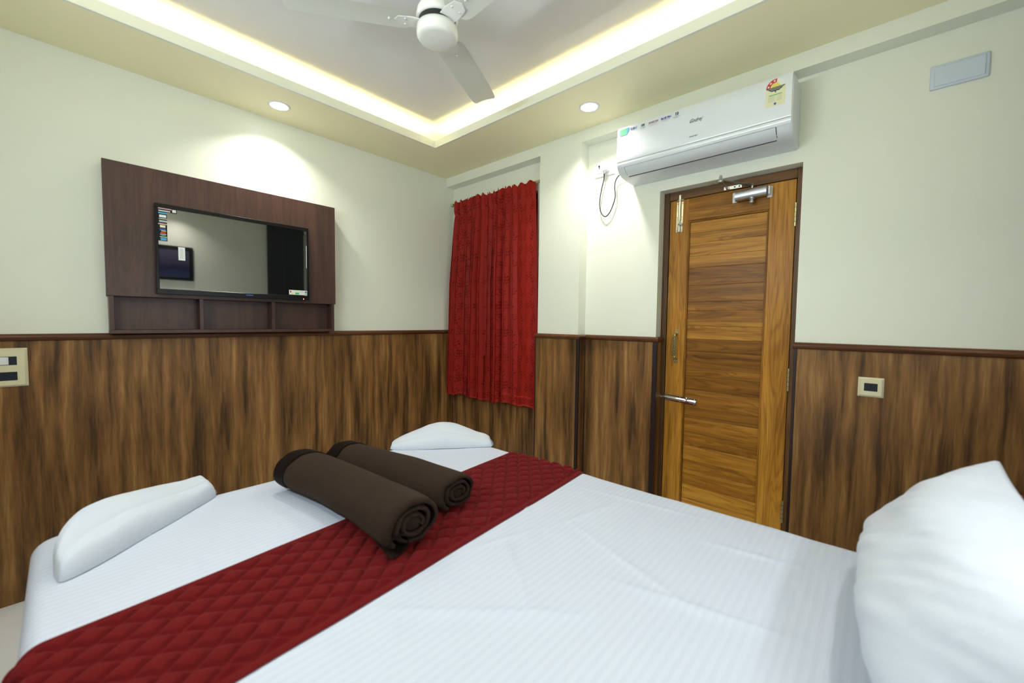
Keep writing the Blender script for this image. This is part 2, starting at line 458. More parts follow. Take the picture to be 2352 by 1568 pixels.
# wainscot panels (proud 10 mm) and edging, children of the walls
PT = .010
def wain(wall, a, b, nm='wainscot_panel'):
    bm = B(); box(bm, a, b, .0015, 1); return obj(nm, bm, 'laminate', wall, loc=(0, 0, 0) if False else None)
ZP = ZR-.028
wain(wall_l, (0, YN, .0), (PT, D, ZP))
wain(wall_b, (PT, D-PT, .0), (PX0-.002, D, ZP))
wain(wall_p, (PX0-PT, 0, .0), (PX0, D-PT, ZP))
wain(wall_p, (PX0-PT, -PT, .0), (PX1-.001, 0, ZP))
wain(wall_p, (PX1, 0, .0), (PX1+PT, D-PT, ZP))
wain(wall_b, (PX1, D-PT, .0), (DX0-.012, D, ZP))
wain(wall_b, (DX0, D+.002, .0), (DX0+PT, YF, ZP))
wain(wall_b, (DX1+.010, D-PT, .0), (XH, D, ZP))
wain(wall_r, (XH-PT, YN, .0), (XH, D, ZP)); wain(wall_f, (0, YN, 0), (XH, YN+PT, ZP))
for a, b in (((PX1-.006, -PT-.003, 0), (PX1+PT+.004, .006, ZP)), ((PX1+PT, D-PT-.006, 0), (PX1+PT+.006, D-PT, ZP)),
             ((DX0-.012, D-PT-.004, 0), (DX0+PT+.003, D+.003, ZP)), ((DX1, D-PT-.004, 0), (DX1+.012, D+.002, ZP)),
             ((PX0-PT-.003, -PT-.003, 0), (PX0-.004, .0, ZP)), ((PT, D-PT-.005, 0), (PT+.005, D-PT, ZP))):
    bm = B(); box(bm, a, b, .0015, 1); obj('corner_edging', bm, 'edge', wall_p if a[1] < -.005 else wall_b)

# half-round chair rail
def rail_prof(): 
    h = .032; d = .026; pts = [(0, -h/2)]
    for i in range(9):
        a = -pi/2+pi*i/8; pts.append((d*.35+d*.65*cos(a), h/2*sin(a)))
    pts.append((0, h/2)); return pts
ntrim = [0]
def rail(p, q, out, label, m0=0., m1=0.):
    """p->q along the wall, out = unit vector off the wall, m0/m1 mitre factors at the ends"""
    ntrim[0] += 1
    p, q, out = Vector(p), Vector(q), Vector(out); d = (q-p).normalized()
    bm = B(); zc = Vector((0, 0, ZR-.016))
    prism(bm, rail_prof(), lambda t: p+out*t[0]+zc+Vector((0, 0, t[1]))+d*(m0*t[0]), lambda t: q+out*t[0]+zc+Vector((0, 0, t[1]))+d*(m1*t[0]))
    o = obj('trim_%d' % ntrim[0], bm, 'rail_y' if abs(d.y) > .5 else 'rail_x'); autosmooth(o, 40)
    return tag(o, label, 'trim', kind='structure')
rail((0, YN, 0), (0, D, 0), (1, 0, 0), 'brown half-round rail on the television wall', 0, -1)
rail((0, D, 0), (PX0, D, 0), (0, -1, 0), 'brown half-round rail behind the red curtain', 1, 0)
rail((PX0-.004, 0, 0), (PX1, 0, 0), (0, -1, 0), 'brown half-round rail across the pillar', 0, 1)
rail((PX1, 0, 0), (PX1, D, 0), (1, 0, 0), 'short brown rail on the pillar return', -1, -1)
rail((PX1, D, 0), (DX0, D, 0), (0, -1, 0), 'brown half-round rail between pillar and door', 1, 1)
rail((DX0, D, 0), (DX0, YF-.012, 0), (1, 0, 0), 'short brown rail end turning into the door recess', -1, 0)
rail((DX1-.006, D, 0), (XH, D, 0), (0, -1, 0), 'brown half-round rail right of the door', 0, 0)

# ------------------------------------------------------------------ window (mostly behind the curtain)
win = thing('window_1', 'dark timber window behind the red curtain', 'window', (0.52, D, WZ0), kind='structure')
y0, y1 = D+.045, D+.095; fw_ = .045
for a, b in (((WX0, y0, WZ0), (WX0+fw_, y1, WZ1)), ((WX1-fw_, y0, WZ0), (WX1, y1, WZ1)), ((WX0+fw_, y0, WZ0), (WX1-fw_, y1, WZ0+fw_)),
             ((WX0+fw_, y0, WZ1-fw_), (WX1-fw_, y1, WZ1)), ((.505, y0, WZ0+fw_), (.55, y1, WZ1-fw_))):
    bm = B(); box(bm, a, b, .003, 1); obj('window_frame', bm, 'window_wood', win)
for a, b in ((WX0+fw_, .505), (.55, WX1-fw_)):
    bm = B(); box(bm, (a, y1-.02, WZ0+fw_), (b, y1-.014, WZ1-fw_)); obj('pane', bm, 'glass', win)
for k in range(7):
    z = WZ0+.16+k*.125
    bm = B(); cyl(bm, (WX0+.02, y0+.012, z), (WX1-.02, y0+.012, z), .006, n=8); obj('grille_bar', bm, 'arm_steel', win, True)
bm = B(); box(bm, (WX0-.05, T-.02, WZ0-.05), (WX1+.05, T+.02, WZ1+.05)); obj('night_backing', bm, 'night', win)

# ------------------------------------------------------------------ door
door = thing('door_1', 'teak door of glued horizontal boards in a teak frame', 'door', ((DX0+DX1)/2, YF, 0), kind='structure')
LX0, LX1, LZ1 = 1.906, 2.524, 2.020
def part(name, parent, mat, a, b, bev=.002, seg=1):
    bm = B(); box(bm, a, b, bev, seg); return obj(name, bm, mat, parent, loc=tuple((Vector(a)+Vector(b))/2))
part('frame_jamb', door, 'teak_frame', (DX0-.004, YF, 0), (LX0-.003, YF+.06, DZ-.002))
part('frame_jamb', door, 'teak_frame', (LX1+.003, YF, 0), (DX1+.004, YF+.06, DZ-.002))
part('frame_head', door, 'teak_frame_h', (LX0-.003, YF, LZ1+.003), (LX1+.003, YF+.06, DZ-.002))
SL, SR, RT, RB = 2.012, 2.412, 1.893, .16
yl = YF+.004
part('stile', door, 'teak_v', (LX0, yl, .006), (SL, yl+.038, LZ1), .0015)
part('stile', door, 'teak_v', (SR, yl, .006), (LX1, yl+.038, LZ1), .0015)
part('top_rail', door, 'teak_h', (SL, yl, RT), (SR, yl+.038, LZ1), .0015)
part('bottom_rail', door, 'teak_h', (SL, yl, .006), (SR, yl+.038, RB), .0015)
for a, b in (((SL, yl+.0005, RB), (SL+.008, yl+.02, RT)), ((SR-.008, yl+.0005, RB), (SR, yl+.02, RT))):
    part('panel_bead', door, 'teak_v', a, b, .003, 2)
part('panel_bead', door, 'teak_h', (SL, yl+.0005, RT-.010), (SR, yl+.02, RT), .003, 2)
z = RT-.010; hs = [.062, .058, .075, .066, .10, .093, .052, .088, .075, .072, .098, .046, .083, .10, .064, .09, .076, .085, .06, .09, .085, .07, .08]
k = 0
while z > RB+.02:
    h = min(hs[k % len(hs)], z-RB); k += 1
    part('plank', door, 'teak_h', (SL+.008, yl+.010+.0008*(k % 2), z-h+.0006), (SR-.008, yl+.026, z), .0012)
    z -= h
bm = B(); box(bm, (LX0-.004, yl+.03, .0), (LX1+.004, yl+.05, LZ1+.004)); obj('door_back', bm, 'black_metal', door)

# hinges
for zc in (1.845, 1.027, .35):
    hg = obj('hinge', cyl(B(), (LX1+.0015, yl-.005, zc-.057), (LX1+.0015, yl-.005, zc+.057), .006, n=14), 'pale_brass', door, True)
    autosmooth(hg)
    for k in range(1, 5):
        bm = B(); zz = zc-.057+k*.0228; cyl(bm, (LX1+.0015, yl-.005, zz-.0008), (LX1+.0015, yl-.005, zz+.0008), .0066, n=14); obj('knuckle_joint', bm, 'black_metal', hg)

# tower bolts: along = direction of the bolt, out = -y
def tower_bolt(p, q, keep, knob_t, knob_dir, label):
    p, q = Vector(p), Vector(q); d = (q-p).normalized(); L_ = (q-p).length; Y = Vector((0, -1, 0)); S = d.cross(Y).normalized()
    def bx(s0, s1, a0, a1, h0, h1, bev):
        bm = B(); r = bmesh.ops.create_cube(bm, size=1.)
        Mx = Matrix((d*(a1-a0), S*(s1-s0), Y*(h1-h0))).transposed().to_4x4(); Mx.translation = p+d*(a0+a1)/2+S*(s0+s1)/2+Y*(h0+h1)/2
        bm.transform(Mx); bmesh.ops.recalc_face_normals(bm, faces=bm.faces)
        if bev: bmesh.ops.bevel(bm, geom=bm.edges[:], offset=bev, segments=2, affect='EDGES')
        return bm
    tb = obj('tower_bolt', bx(-.0185, .0185, 0, L_, 0, .0022, .0008), 'chrome', door, loc=tuple(p)); tb['label'] = label
    # raised half-round housing, in two lengths with the knob slot between
    def barrel(a0, a1, rr_=.0095, n=12):
        bm = B(); poly = [(-rr_, 0)]+[(-rr_*cos(pi*i/n), .004+rr_*sin(pi*i/n)) for i in range(n+1)]+[(rr_, 0)]
        return prism(bm, poly, lambda t: p+d*a0+S*t[0]+Y*(t[1]+.001), lambda t: p+d*a1+S*t[0]+Y*(t[1]+.001))
    k0, k1 = knob_t
    for a0, a1 in ((0, k0*L_), (k1*L_, L_)): autosmooth(obj('housing', barrel(a0, a1), 'chrome', tb))
    autosmooth(obj('bolt_bar', cyl(B(), p-d*keep+Y*.0065, p+d*(L_-.01)+Y*.0065, .0058, n=14), 'chrome', tb))
    kp = p+d*((k1-.012/L_)*L_)+Y*.0065
    bm = B(); tube(bm, [kp, kp+Y*.010, kp+Y*.014+S*knob_dir*.004, kp+Y*.015+S*knob_dir*.012, kp+Y*.015+S*knob_dir*.024], .0046, 10); obj('knob', bm, 'chrome', tb, True)
    bm = bx(-.0185, .0185, -keep-.004, -keep*.32, 0, .0022, .0008); obj('keeper_plate', bm, 'chrome', tb)
    autosmooth(obj('keeper', barrel(-keep-.003, -keep*.36), 'chrome', tb))
    for s in (-.014, .014):
        for a in (.06, .5, .94):
            bm = B(); c = p+d*L_*a+S*s; cyl(bm, c+Y*.002, c+Y*.0034, .0028, .002, 10); obj('screw', bm, 'aluminium', tb)
tower_bolt((1.963, yl, 2.009), (1.961, yl, 1.836), .034, (.62, .83), -1, 'bright steel bolt at the top of the door')
tower_bolt((1.902, yl, .858), (2.090, yl, .848), .034, (.66, .80), -1, 'bright steel bolt across the door')
# tower bolt keeper needs no more: pull handle
hz0, hz1, hx = 1.069, 1.266, 1.966
hd = obj('pull_handle', box(B(), (hx-.010, yl-.003, hz1-.024), (hx+.010, yl, hz1), .001), 'brass', door, loc=(hx, yl, 1.17)); hd['label'] = 'antique brass pull with pierced scroll pattern'
obj('foot_plate', box(B(), (hx-.010, yl-.003, hz0), (hx+.010, yl, hz0+.024), .001), 'brass', hd)
for z_, s in ((hz1-.024, -1), (hz0+.024, 1)):
    bm = B(); poly = [(-.003, 0), (-.003, 0)]
    tube(bm, [(hx, yl-.003, z_), (hx, yl-.016, z_+s*.003), (hx, yl-.027, z_+s*.010), (hx, yl-.030, z_+s*.018)], .0075, 10); obj('neck', bm, 'brass', hd, True)
obj('grip', box(B(), (hx-.0095, yl-.034, hz0+.036), (hx+.0095, yl-.027, hz1-.036), .002), 'brass', hd)
random.seed(3)
for k in range(13):
    zz = hz0+.046+k*(hz1-hz0-.09)/12
    for s in (-1, 1):
        bm = B(); c = Vector((hx+s*.0045, yl-.0343, zz+s*.0015)); aa = random.choice((-1, 1))*.7
        dd = Vector((sin(aa), 0, cos(aa)))*.0048; cyl(bm, c-dd, c+dd, .0014, .0022, 6); obj('scroll_gap', bm, 'black_metal', hd)
for z_ in (hz1-.007, hz0+.007):
    for s in (-.005, .005):
        bm = B(); cyl(bm, (hx+s, yl-.0028, z_), (hx+s, yl-.0042, z_), .0022, n=8); obj('screw', bm, 'black_metal', hd)

# overhead closer
cl = thing('door_closer', None, None, (2.31, yl, 1.985)); cl.parent = door; cl.location = Vector((2.31, yl, 1.985))-wpos(door)
cl['label'] = 'silver overhead door closer with folding arm'
za, zb_ = 1.972, 1.992   # left and right end heights follow the body axis
bm = B(); c0 = Vector((2.262, yl-.030, 1.975)); c1 = Vector((2.405, yl-.030, 1.980))
n = 24; poly = []
for i in range(n):
    a = 2*pi*i/n; rr_ = .026
    y_, z_ = cos(a), sin(a); k = (abs(y_)**3+abs(z_)**3)**(-1/3)
    poly.append((rr_*1.0*y_*k, rr_*.98*z_*k))
prism(bm, poly, lambda t: c0+Vector((0, t[0], t[1])), lambda t: c1+Vector((0, t[0], t[1])))
autosmooth(obj('body', bm, 'aluminium', cl), 50)
for x_ in (2.252, 2.412):
    bm = B(); box(bm, (x_-.012, yl-.010, 1.950), (x_+.012, yl, 2.005), .006, 3); box(bm, (x_-.012, yl-.004, 1.952), (x_+.012, yl, 2.003)); o = obj('mounting_lug', bm, 'white_plastic', cl)
bm = B(); box(bm, (2.412, yl-.048, 1.957), (2.420, yl-.006, 1.998), .003, 2); obj('end_cap', bm, 'white_plastic', cl)
lathe_b = B(); lathe(lathe_b, (2.338, yl-.034, 1.926), [(0, 0), (.009, .001), (.013, .006), (.013, .012), (.009, .015), (.009, .020), (.014, .021), (.014, .030)], 20)
obj('valve_knob', lathe_b, 'aluminium', cl, True)
bm = B(); cyl(bm, (2.338, yl-.030, 2.0), (2.338, yl-.030, 2.018), .008, n=14); cyl(bm, (2.338, yl-.030, 2.018), (2.338, yl-.030, 2.026), .005, n=12); obj('spindle', bm, 'chrome', cl)
elb = Vector((2.222, yl-.165, 2.034))
def bar(p, q, w_, h_):
    p, q = Vector(p), Vector(q); d = (q-p).normalized(); s = d.cross(Vector((0, 0, 1))).normalized(); u = s.cross(d)
    bm = B(); bmesh.ops.create_cube(bm, size=1.); Mx = Matrix((d*(q-p).length, s*w_, u*h_)).transposed().to_4x4(); Mx.translation = (p+q)/2
    bm.transform(Mx); bmesh.ops.recalc_face_normals(bm, faces=bm.faces); bmesh.ops.bevel(bm, geom=bm.edges[:], offset=.0015, segments=1, affect='EDGES'); return bm
obj('main_arm', bar((2.338, yl-.030, 2.020), elb+Vector((0, 0, -.002)), .018, .006), 'arm_steel', cl)
shoe = Vector((2.215, yl-.004, 2.034))
obj('link_arm', bar(elb+Vector((0, 0, -.006)), shoe+Vector((0, -.010, 0)), .014, .005), 'arm_steel', cl)
bm = B(); lathe(bm, elb+Vector((0, 0, -.010)), [(0, 0), (.012, 0), (.012, .008), (.0085, .010), (.0085, .028), (.006, .034), (0, .037)], 18); obj('elbow_pin', bm, 'chrome', cl, True)
bm = B(); box(bm, (2.196, yl-.010, 2.024), (2.284, yl-.004, 2.044), .002, 2); box(bm, (2.208, yl-.024, 2.026), (2.224, yl-.008, 2.042), .003, 2); obj('frame_shoe', bm, 'chrome', cl)
for x_ in (2.250, 2.272):
    bm = B(); cyl(bm, (x_, yl-.0095, 2.034), (x_, yl-.0108, 2.034), .004, n=10); obj('screw', bm, 'black_metal', cl)

# ================================================================== FITTINGS
# ---- downlights
def downlight(x, y, label):
    t = thing('downlight', label, 'ceiling light', (x, y, ZC), 'recessed ceiling downlights')
    bm = B(); lathe(bm, (x, y, ZC), [(.046, -.001), (.047, -.0035), (.056, -.003), (.058, 0), (.046, 0)], 40); obj('trim_ring', bm, 'white_plastic', t, True)
    bm = B(); lathe(bm, (x, y, ZC), [(0, -.0022), (.0465, -.0022), (.0465, -.0005)], 40); obj('lens', bm, 'lens', t)
    la = bpy.data.lights.new('downlight_lamp', 'AREA'); la.shape = 'DISK'; la.size = .09; la.energy = DOWN_POWER; la.color = DOWN_COL; la.spread = radians(122)
    lo = bpy.data.objects.new('downlight_lamp', la); COL.objects.link(lo); lo.parent = t; lo.location = (0, 0, -.006)
    lo.visible_camera = True
downlight(.217, -1.402, 'round recessed downlight above the television')
downlight(1.568, -.222, 'round recessed downlight nearest the air conditioner')
downlight(3.17, -1.40, 'added round recessed downlight above the headboard, out of view')  # unseen downlight, added to raise the room brightness
downlight(1.568, -2.66, 'added round recessed downlight on the camera side of the bed, out of view')  # also added out of view for more light

# ---- ceiling fan
FX, FY = 1.492, -1.242
fan = thing('ceiling_fan', 'ivory three-blade ceiling fan hanging in the tray', 'ceiling fan', (FX, FY, ZT))
bm = B(); lathe(bm, (FX, FY, 0), [(0, 2.421), (.060, 2.4215), (.074, 2.4255), (.080, 2.434), (.0815, 2.452), (.080, 2.468), (.070, 2.469), (0, 2.469)], 56); obj('lower_cup', bm, 'fan', fan, True)
bm = B(); lathe(bm, (FX, FY, 0), [(0, 2.468), (.073, 2.468), (.073, 2.497), (0, 2.497)], 48); obj('motor_slot', bm, 'black_metal', fan)
bm = B(); lathe(bm, (FX, FY, 0), [(0, 2.494), (.074, 2.494), (.081, 2.498), (.083, 2.508), (.079, 2.53), (.066, 2.553), (.040, 2.568), (.020, 2.575), (0, 2.575)], 56); obj('motor_housing', bm, 'fan', fan, True)
bm = B(); cyl(bm, (FX, FY, 2.57), (FX, FY, 2.64), .012, n=16); obj('down_rod', bm, 'fan', fan, True)
bm = B(); lathe(bm, (FX, FY, 0), [(0, 2.605), (.018, 2.607), (.040, 2.622), (.055, 2.652), (.056, ZT)], 40); obj('ceiling_canopy', bm, 'fan', fan, True)
for az in (115.6, 235.6, 355.6):
    a = radians(az); A = Vector((cos(a), sin(a), 0)); N_ = Vector((sin(a), -cos(a), 0)); Z = Vector((0, 0, 1))
    def bl(u, v, A=A, N_=N_, Z=Z):
        rad = .105+(.565-.105)*u
        wd = .060+.004*sin(u*pi)
        if u < .10: wd *= .62+.38*sqrt(max(0, 1-(1-u/.10)**2))
        if u > .95: wd *= sqrt(max(.3, 1-((u-.95)/.05)**2*.35))
        s = (v*2-1)*wd
        return Vector((FX, FY, 2.477))+A*rad+N_*(s-.004)+Z*(s*.13+.006*(1-(v*2-1)**2)-.004*u)
    bm = B(); grid(bm, 40, 12, bl)
    g = bmesh.ops.solidify(bm, geom=bm.faces[:], thickness=.003)
    o = obj('blade', bm, 'fan', fan, True); autosmooth(o, 50)
    bm = B(); pA = Vector((FX, FY, 2.474))
    prism(bm, [(.055, -.030), (.10, -.034), (.150, -.026), (.165, 0), (.150, .026), (.10, .034), (.055, .030)],
          lambda t: pA+A*t[0]+N_*t[1]+Z*(t[1]*.13+.001), lambda t: pA+A*t[0]+N_*t[1]+Z*(t[1]*.13+.004)); ir = obj('blade_bracket', bm, 'fan', fan)
    for u, s in ((.125, -.018), (.125, .018), (.185, .0)):
        bm = B(); c = pA+A*u+N_*s+Z*(s*.13+.0035); lathe(bm, c-Z*.006, [(0, 0), (.003, .0006), (.0045, .003), (.0045, .007)], 12); obj('screw', bm, 'white_plastic', fan, True)

# ---- air conditioner
AX0, AX1 = 1.700, 2.535
ac = thing('air_conditioner', 'white split air conditioner mounted above the door', 'air conditioner', ((AX0+AX1)/2, D, 2.14))
prof = [(D, 2.412), (-.02, 2.412), (-.095, 2.405), (-.118, 2.398), (-.127, 2.385), (-.1285, 2.34), (-.129, 2.26), (-.128, 2.205), (-.125, 2.188), (-.115, 2.170), (-.098, 2.154), (-.072, 2.143), (-.03, 2.136), (D, 2.132)]
bm = B()
def sec(x, k): 
    cy, cz = -.01, 2.272
    return [bm.verts.new((x, cy+(y-cy)*k if y < D else D, cz+(z-cz)*k)) for y, z in prof]
secs = [sec(AX0, .955), sec(AX0+.006, .985), sec(AX0+.016, 1.), sec(AX1-.016, 1.), sec(AX1-.006, .985), sec(AX1, .955)]
for a, b in zip(secs, secs[1:]):
    for i in range(len(prof)-1): bm.faces.new((a[i], a[i+1], b[i+1], b[i]))
    bm.faces.new((a[-1], a[0], b[0], b[-1]))
bm.faces.new(secs[0]); bm.faces.new(secs[-1][::-1]); bmesh.ops.recalc_face_normals(bm, faces=bm.faces)
autosmooth(obj('body', bm, 'ac_lower', ac), 32)
# front panel, 4 mm proud, slightly domed
pp = [(-.060, 2.4165), (-.100, 2.411), (-.122, 2.404), (-.1315, 2.389), (-.1335, 2.345), (-.1345, 2.30), (-.1345, 2.25), (-.1345, 2.216), (-.1325, 2.2105), (-.127, 2.2105), (-.120, 2.38), (-.060, 2.405)]
bm = B(); prism(bm, pp, lambda t: Vector((AX0+.003, t[0], t[1])), lambda t: Vector((AX1-.004, t[0], t[1])))
fp = autosmooth(obj('front_panel', bm, 'ac_white', ac), 32)
bm = B(); box(bm, (AX0+.004, -.131, 2.2065), (AX1-.005, -.120, 2.2105)); obj('panel_gap', bm, 'label_grey', ac)
# lower strip
lp = [(-.1325, 2.206), (-.1322, 2.199), (-.1295, 2.1895), (-.1255, 2.1825), (-.118, 2.19), (-.12, 2.206)]
bm = B(); prism(bm, lp, lambda t: Vector((AX0+.004, t[0], t[1])), lambda t: Vector((AX1-.004, t[0], t[1]))); autosmooth(obj('lower_strip', bm, 'ac_white', ac), 32)
# louvre with dark joint round it
def arc(off): return [(y-off*.9, z-off*.6) for y, z in ((-.1245, 2.1815), (-.116, 2.1695), (-.104, 2.1585), (-.088, 2.1505), (-.070, 2.1445))]
ar = arc(.003); ai = arc(-.006)
bm = B(); prism(bm, ar+ai[::-1], lambda t: Vector((AX0+.048, t[0], t[1])), lambda t: Vector((AX1-.062, t[0], t[1]))); autosmooth(obj('louvre', bm, 'ac_lower', ac), 40)
ar2 = arc(.0012)
bm = B(); prism(bm, ar2+ai[::-1], lambda t: Vector((AX0+.0455, t[0], t[1])), lambda t: Vector((AX1-.0595, t[0], t[1]))); obj('louvre_joint', bm, 'ac_dark', ac)
bm = B(); box(bm, (AX0+.05, -.0725, 2.1395), (AX1-.064, -.0685, 2.1425)); obj('louvre_slot', bm, 'ac_dark', ac)
# printing on the front panel
yp = -.1352
def ptxt(s, mat, x, z, size, xs=1., shear=0., bold=0., nm='print'): return text(nm, s, mat, fp, (x, -.1346-.0006 if z < 2.33 else -.1342+.0002, z), size, xs=xs, shear=shear, bold=bold)
def rect(mat, x0, z0, x1, z1, nm='print', y_=-.1349, t=.0006, par=None):
    bm = B(); box(bm, (x0, y_-t, z0), (x1, y_, z1)); return obj(nm, bm, mat, par or fp)
def poly(mat, pts, nm, y_=-.1349, t=.0006, par=None):
    bm = B(); prism(bm, pts, lambda q: Vector((q[0], y_, q[1])), lambda q: Vector((q[0], y_-t, q[1]))); return obj(nm, bm, mat, par or fp)
zt = 2.366
poly('label_green', [(1.716, zt-.008), (1.720, zt-.012), (1.752, zt-.012), (1.764, zt+.022), (1.720, zt+.022), (1.716, zt+.018)], 'capacity_sticker')
poly('label_blue', [(1.752, zt-.0125), (1.760, zt-.0125), (1.777, zt+.0225), (1.764, zt+.0225)], 'capacity_sticker')
ptxt('52', 'ink_dark', 1.722, zt-.008, .016, bold=.0004)
ptxt('5-IN-1', 'ink_blue', 1.783, zt+.004, .019, .75, bold=.0006); rect('label_grey', 1.783, zt-.002, 1.822, zt-.0012)
ptxt('100', 'ink_dark', 1.842, zt+.006, .016, .9, bold=.0004); rect('label_grey', 1.841, zt-.001, 1.868, zt+.0004); rect('label_grey', 1.841, zt-.0065, 1.868, zt-.0052)
ptxt('INVERTER', 'ink_maroon', 1.886, zt+.006, .0125, .95, bold=.0002); rect('ink_pink', 1.886, zt+.000, 1.934, zt+.0012); rect('label_grey', 1.886, zt-.006, 1.930, zt-.005)
ptxt('BLUE FIN', 'ink_blue', 1.954, zt+.006, .0135, .95, bold=.0004); rect('label_grey', 1.954, zt+.000, 2.004, zt+.0014); rect('label_grey', 1.966, zt-.006, 1.990, zt-.005)
ptxt('10', 'ink_dark', 2.026, zt+.006, .020, .95, bold=.0007); rect('label_grey', 2.016, zt-.001, 2.054, zt+.0002); rect('ink_maroon', 2.020, zt-.007, 2.046, zt-.006)
for x_ in (1.829, 1.877, 1.943, 2.010): rect('ac_lower', x_, zt-.010, x_+.0008, zt+.024)
ptxt('Godrej', 'ink_dark', 2.098, 2.309, .026, .82, .55, nm='brand_script')
ptxt('inverter', 'ink_dark', 2.102, 2.238, .0125, 1., .12)
# efficiency label
lx0, lx1, lz0, lzm, lz1 = 2.432, 2.506, 2.272, 2.352, 2.389
lab = rect('label_yellow', lx0, lz0, lx1, lzm, 'energy_label', -.1346, .0008)
lc = ((lx0+lx1)/2, lzm)
def arcpoly(r0_, r1_, a0, a1, n=14):
    o_ = [(lc[0]+r1_*cos(radians(a0+(a1-a0)*i/n)), lc[1]+r1_*sin(radians(a0+(a1-a0)*i/n))) for i in range(n+1)]
    i_ = [(lc[0]+r0_*cos(radians(a0+(a1-a0)*i/n)), lc[1]+r0_*sin(radians(a0+(a1-a0)*i/n))) for i in range(n+1)]
    return o_+i_[::-1]
poly('sticker_white', arcpoly(.001, .037, 0, 180), 'dial', -.1339, .0010, lab)
poly('label_red', arcpoly(.020, .0362, 82, 180), 'dial_arc', -.1350, .0005, lab)
poly('label_sun', arcpoly(.0005, .0185, 0, 180), 'dial_sun', -.1350, .0005, lab)
for a in (165, 132, 99):
    cx_, cz_ = lc[0]+.028*cos(radians(a)), lc[1]+.028*sin(radians(a))
    poly('sticker_white', [(cx_+(.0052 if i % 2 == 0 else .0026)*cos(pi/2+i*pi/5), cz_+(.0052 if i % 2 == 0 else .0026)*sin(pi/2+i*pi/5)) for i in range(10)], 'star', -.1356, .0004, lab)
poly('label_black', [(lx0, lzm+.001), (lx1, lzm+.001), (lx1-.022, lzm-.016), (lx0+.022, lzm-.016)], 'dial_base', -.1355, .0004, lab)
rect('label_grey', lx0+.008, lzm-.0048, lx1-.008, lzm-.0022, 'print', -.136, .0003, lab); rect('label_grey', lx0+.018, lzm-.011, lx1-.018, lzm-.0085, 'print', -.136, .0003, lab)
poly('label_black', [(lc[0]-.003, lzm-.016), (lc[0]+.003, lzm-.016), (lc[0], lzm-.026)], 'pointer', -.1356, .0003, lab)
rect('label_green', lx0+.012, lzm-.034, lx1-.012, lzm-.0305, 'print', -.1355, .0003, lab)
for k in range(4): rect('label_grey', lx0+.010, lzm-.041-k*.006, lx0+.036, lzm-.0395-k*.006, 'print', -.1355, .0003, lab); rect('label_grey', lx0+.044, lzm-.041-k*.006, lx1-.012, lzm-.0395-k*.006, 'print', -.1355, .0003, lab)
poly('ink_blue', [(lc[0]-.005, lz0+.013), (lc[0]+.005, lz0+.013), (lc[0]+.004, lz0+.006), (lc[0], lz0+.003), (lc[0]-.004, lz0+.006)], 'crest', -.1355, .0003, lab)

# ---- socket with plug and cable for the air conditioner
sx0, sx1, sz0, sz1 = 1.432, 1.576, 2.241, 2.335
so = thing('power_socket', 'white socket plate with switch beside the air conditioner', 'socket', ((sx0+sx1)/2, D, sz0))
bm = B(); box(bm, (sx0, D-.008, sz0), (sx1, D, sz1), .002, 2); obj('plate', bm, 'white_plastic', so)
bm = B(); box(bm, (sx0+.022, D-.0085, sz0+.02), (sx1-.022, D-.0078, sz1-.018)); obj('module_gap', bm, 'label_grey', so)
bm = B(); box(bm, (sx0+.023, D-.011, sz0+.021), (sx0+.060, D-.008, sz1-.019), .0015, 2); sw = obj('switch', bm, 'white_plastic', so)
bm = B(); box(bm, (sx0+.030, D-.0116, sz1-.034), (sx0+.040, D-.0108, sz1-.021)); box(bm, (sx0+.034, D-.0116, sz1-.043), (sx0+.040, D-.0108, sz1-.036)); obj('indicator', bm, 'black_plastic', sw)
bm = B(); box(bm, (sx0+.061, D-.010, sz0+.021), (sx1-.023, D-.008, sz1-.019), .001, 1); obj('outlet', bm, 'white_plastic', so)
pl = thing('power_plug', 'white plug of the air conditioner in the socket', 'plug', (1.520, D-.010, 2.262))
bm = B()
def plug(u, v):
    a = 2*pi*u; s = .022-.004*v; n_ = (abs(cos(a))**4+abs(sin(a))**4)**(-.25)
    return Vector((1.520+s*n_*cos(a), D-.010-.042*v, 2.283+s*1.05*n_*sin(a)-.004*v))
vs = grid(bm, 24, 5, plug, close_u=True); bm.faces.new([v[-1] for v in vs]); bm.faces.new([v[0] for v in vs][::-1])
bmesh.ops.recalc_face_normals(bm, faces=bm.faces); autosmooth(obj('plug_body', bm, 'white_plastic', pl), 50)
def catmull(pts, n=10):
    P = [Vector(p) for p in pts]; P = [P[0]*2-P[1]]+P+[P[-1]*2-P[-2]]; out = []
    for i in range(1, len(P)-2):
        for k in range(n):
            t = k/n; a, b, c, d = P[i-1:i+3]
            out.append(.5*((2*b)+(c-a)*t+(2*a-5*b+4*c-d)*t*t+(3*b-a-3*c+d)*t**3))
    out.append(P[-2]); return out
bm = B(); cyl(bm, (1.519, D-.034, 2.266), (1.518, D-.033, 2.246), .0062, .0045, 12); obj('strain_relief', bm, 'white_plastic', pl, True)
yc = D-.025
bm = B(); tube(bm, catmull([(1.518, D-.033, 2.252), (1.512, yc, 2.215), (1.498, yc, 2.16), (1.487, yc, 2.10), (1.486, yc, 2.05), (1.498, yc, 2.005), (1.526, yc, 1.977), (1.556, yc, 1.995), (1.580, yc, 2.04), (1.594, yc, 2.09), (1.590, yc, 2.145), (1.594, yc, 2.185), (1.622, yc-.01, 2.210), (1.660, yc-.012, 2.2145), (1.6985, yc-.012, 2.213)]), .0035, 8)
obj('cable', bm, 'cable', pl, True)

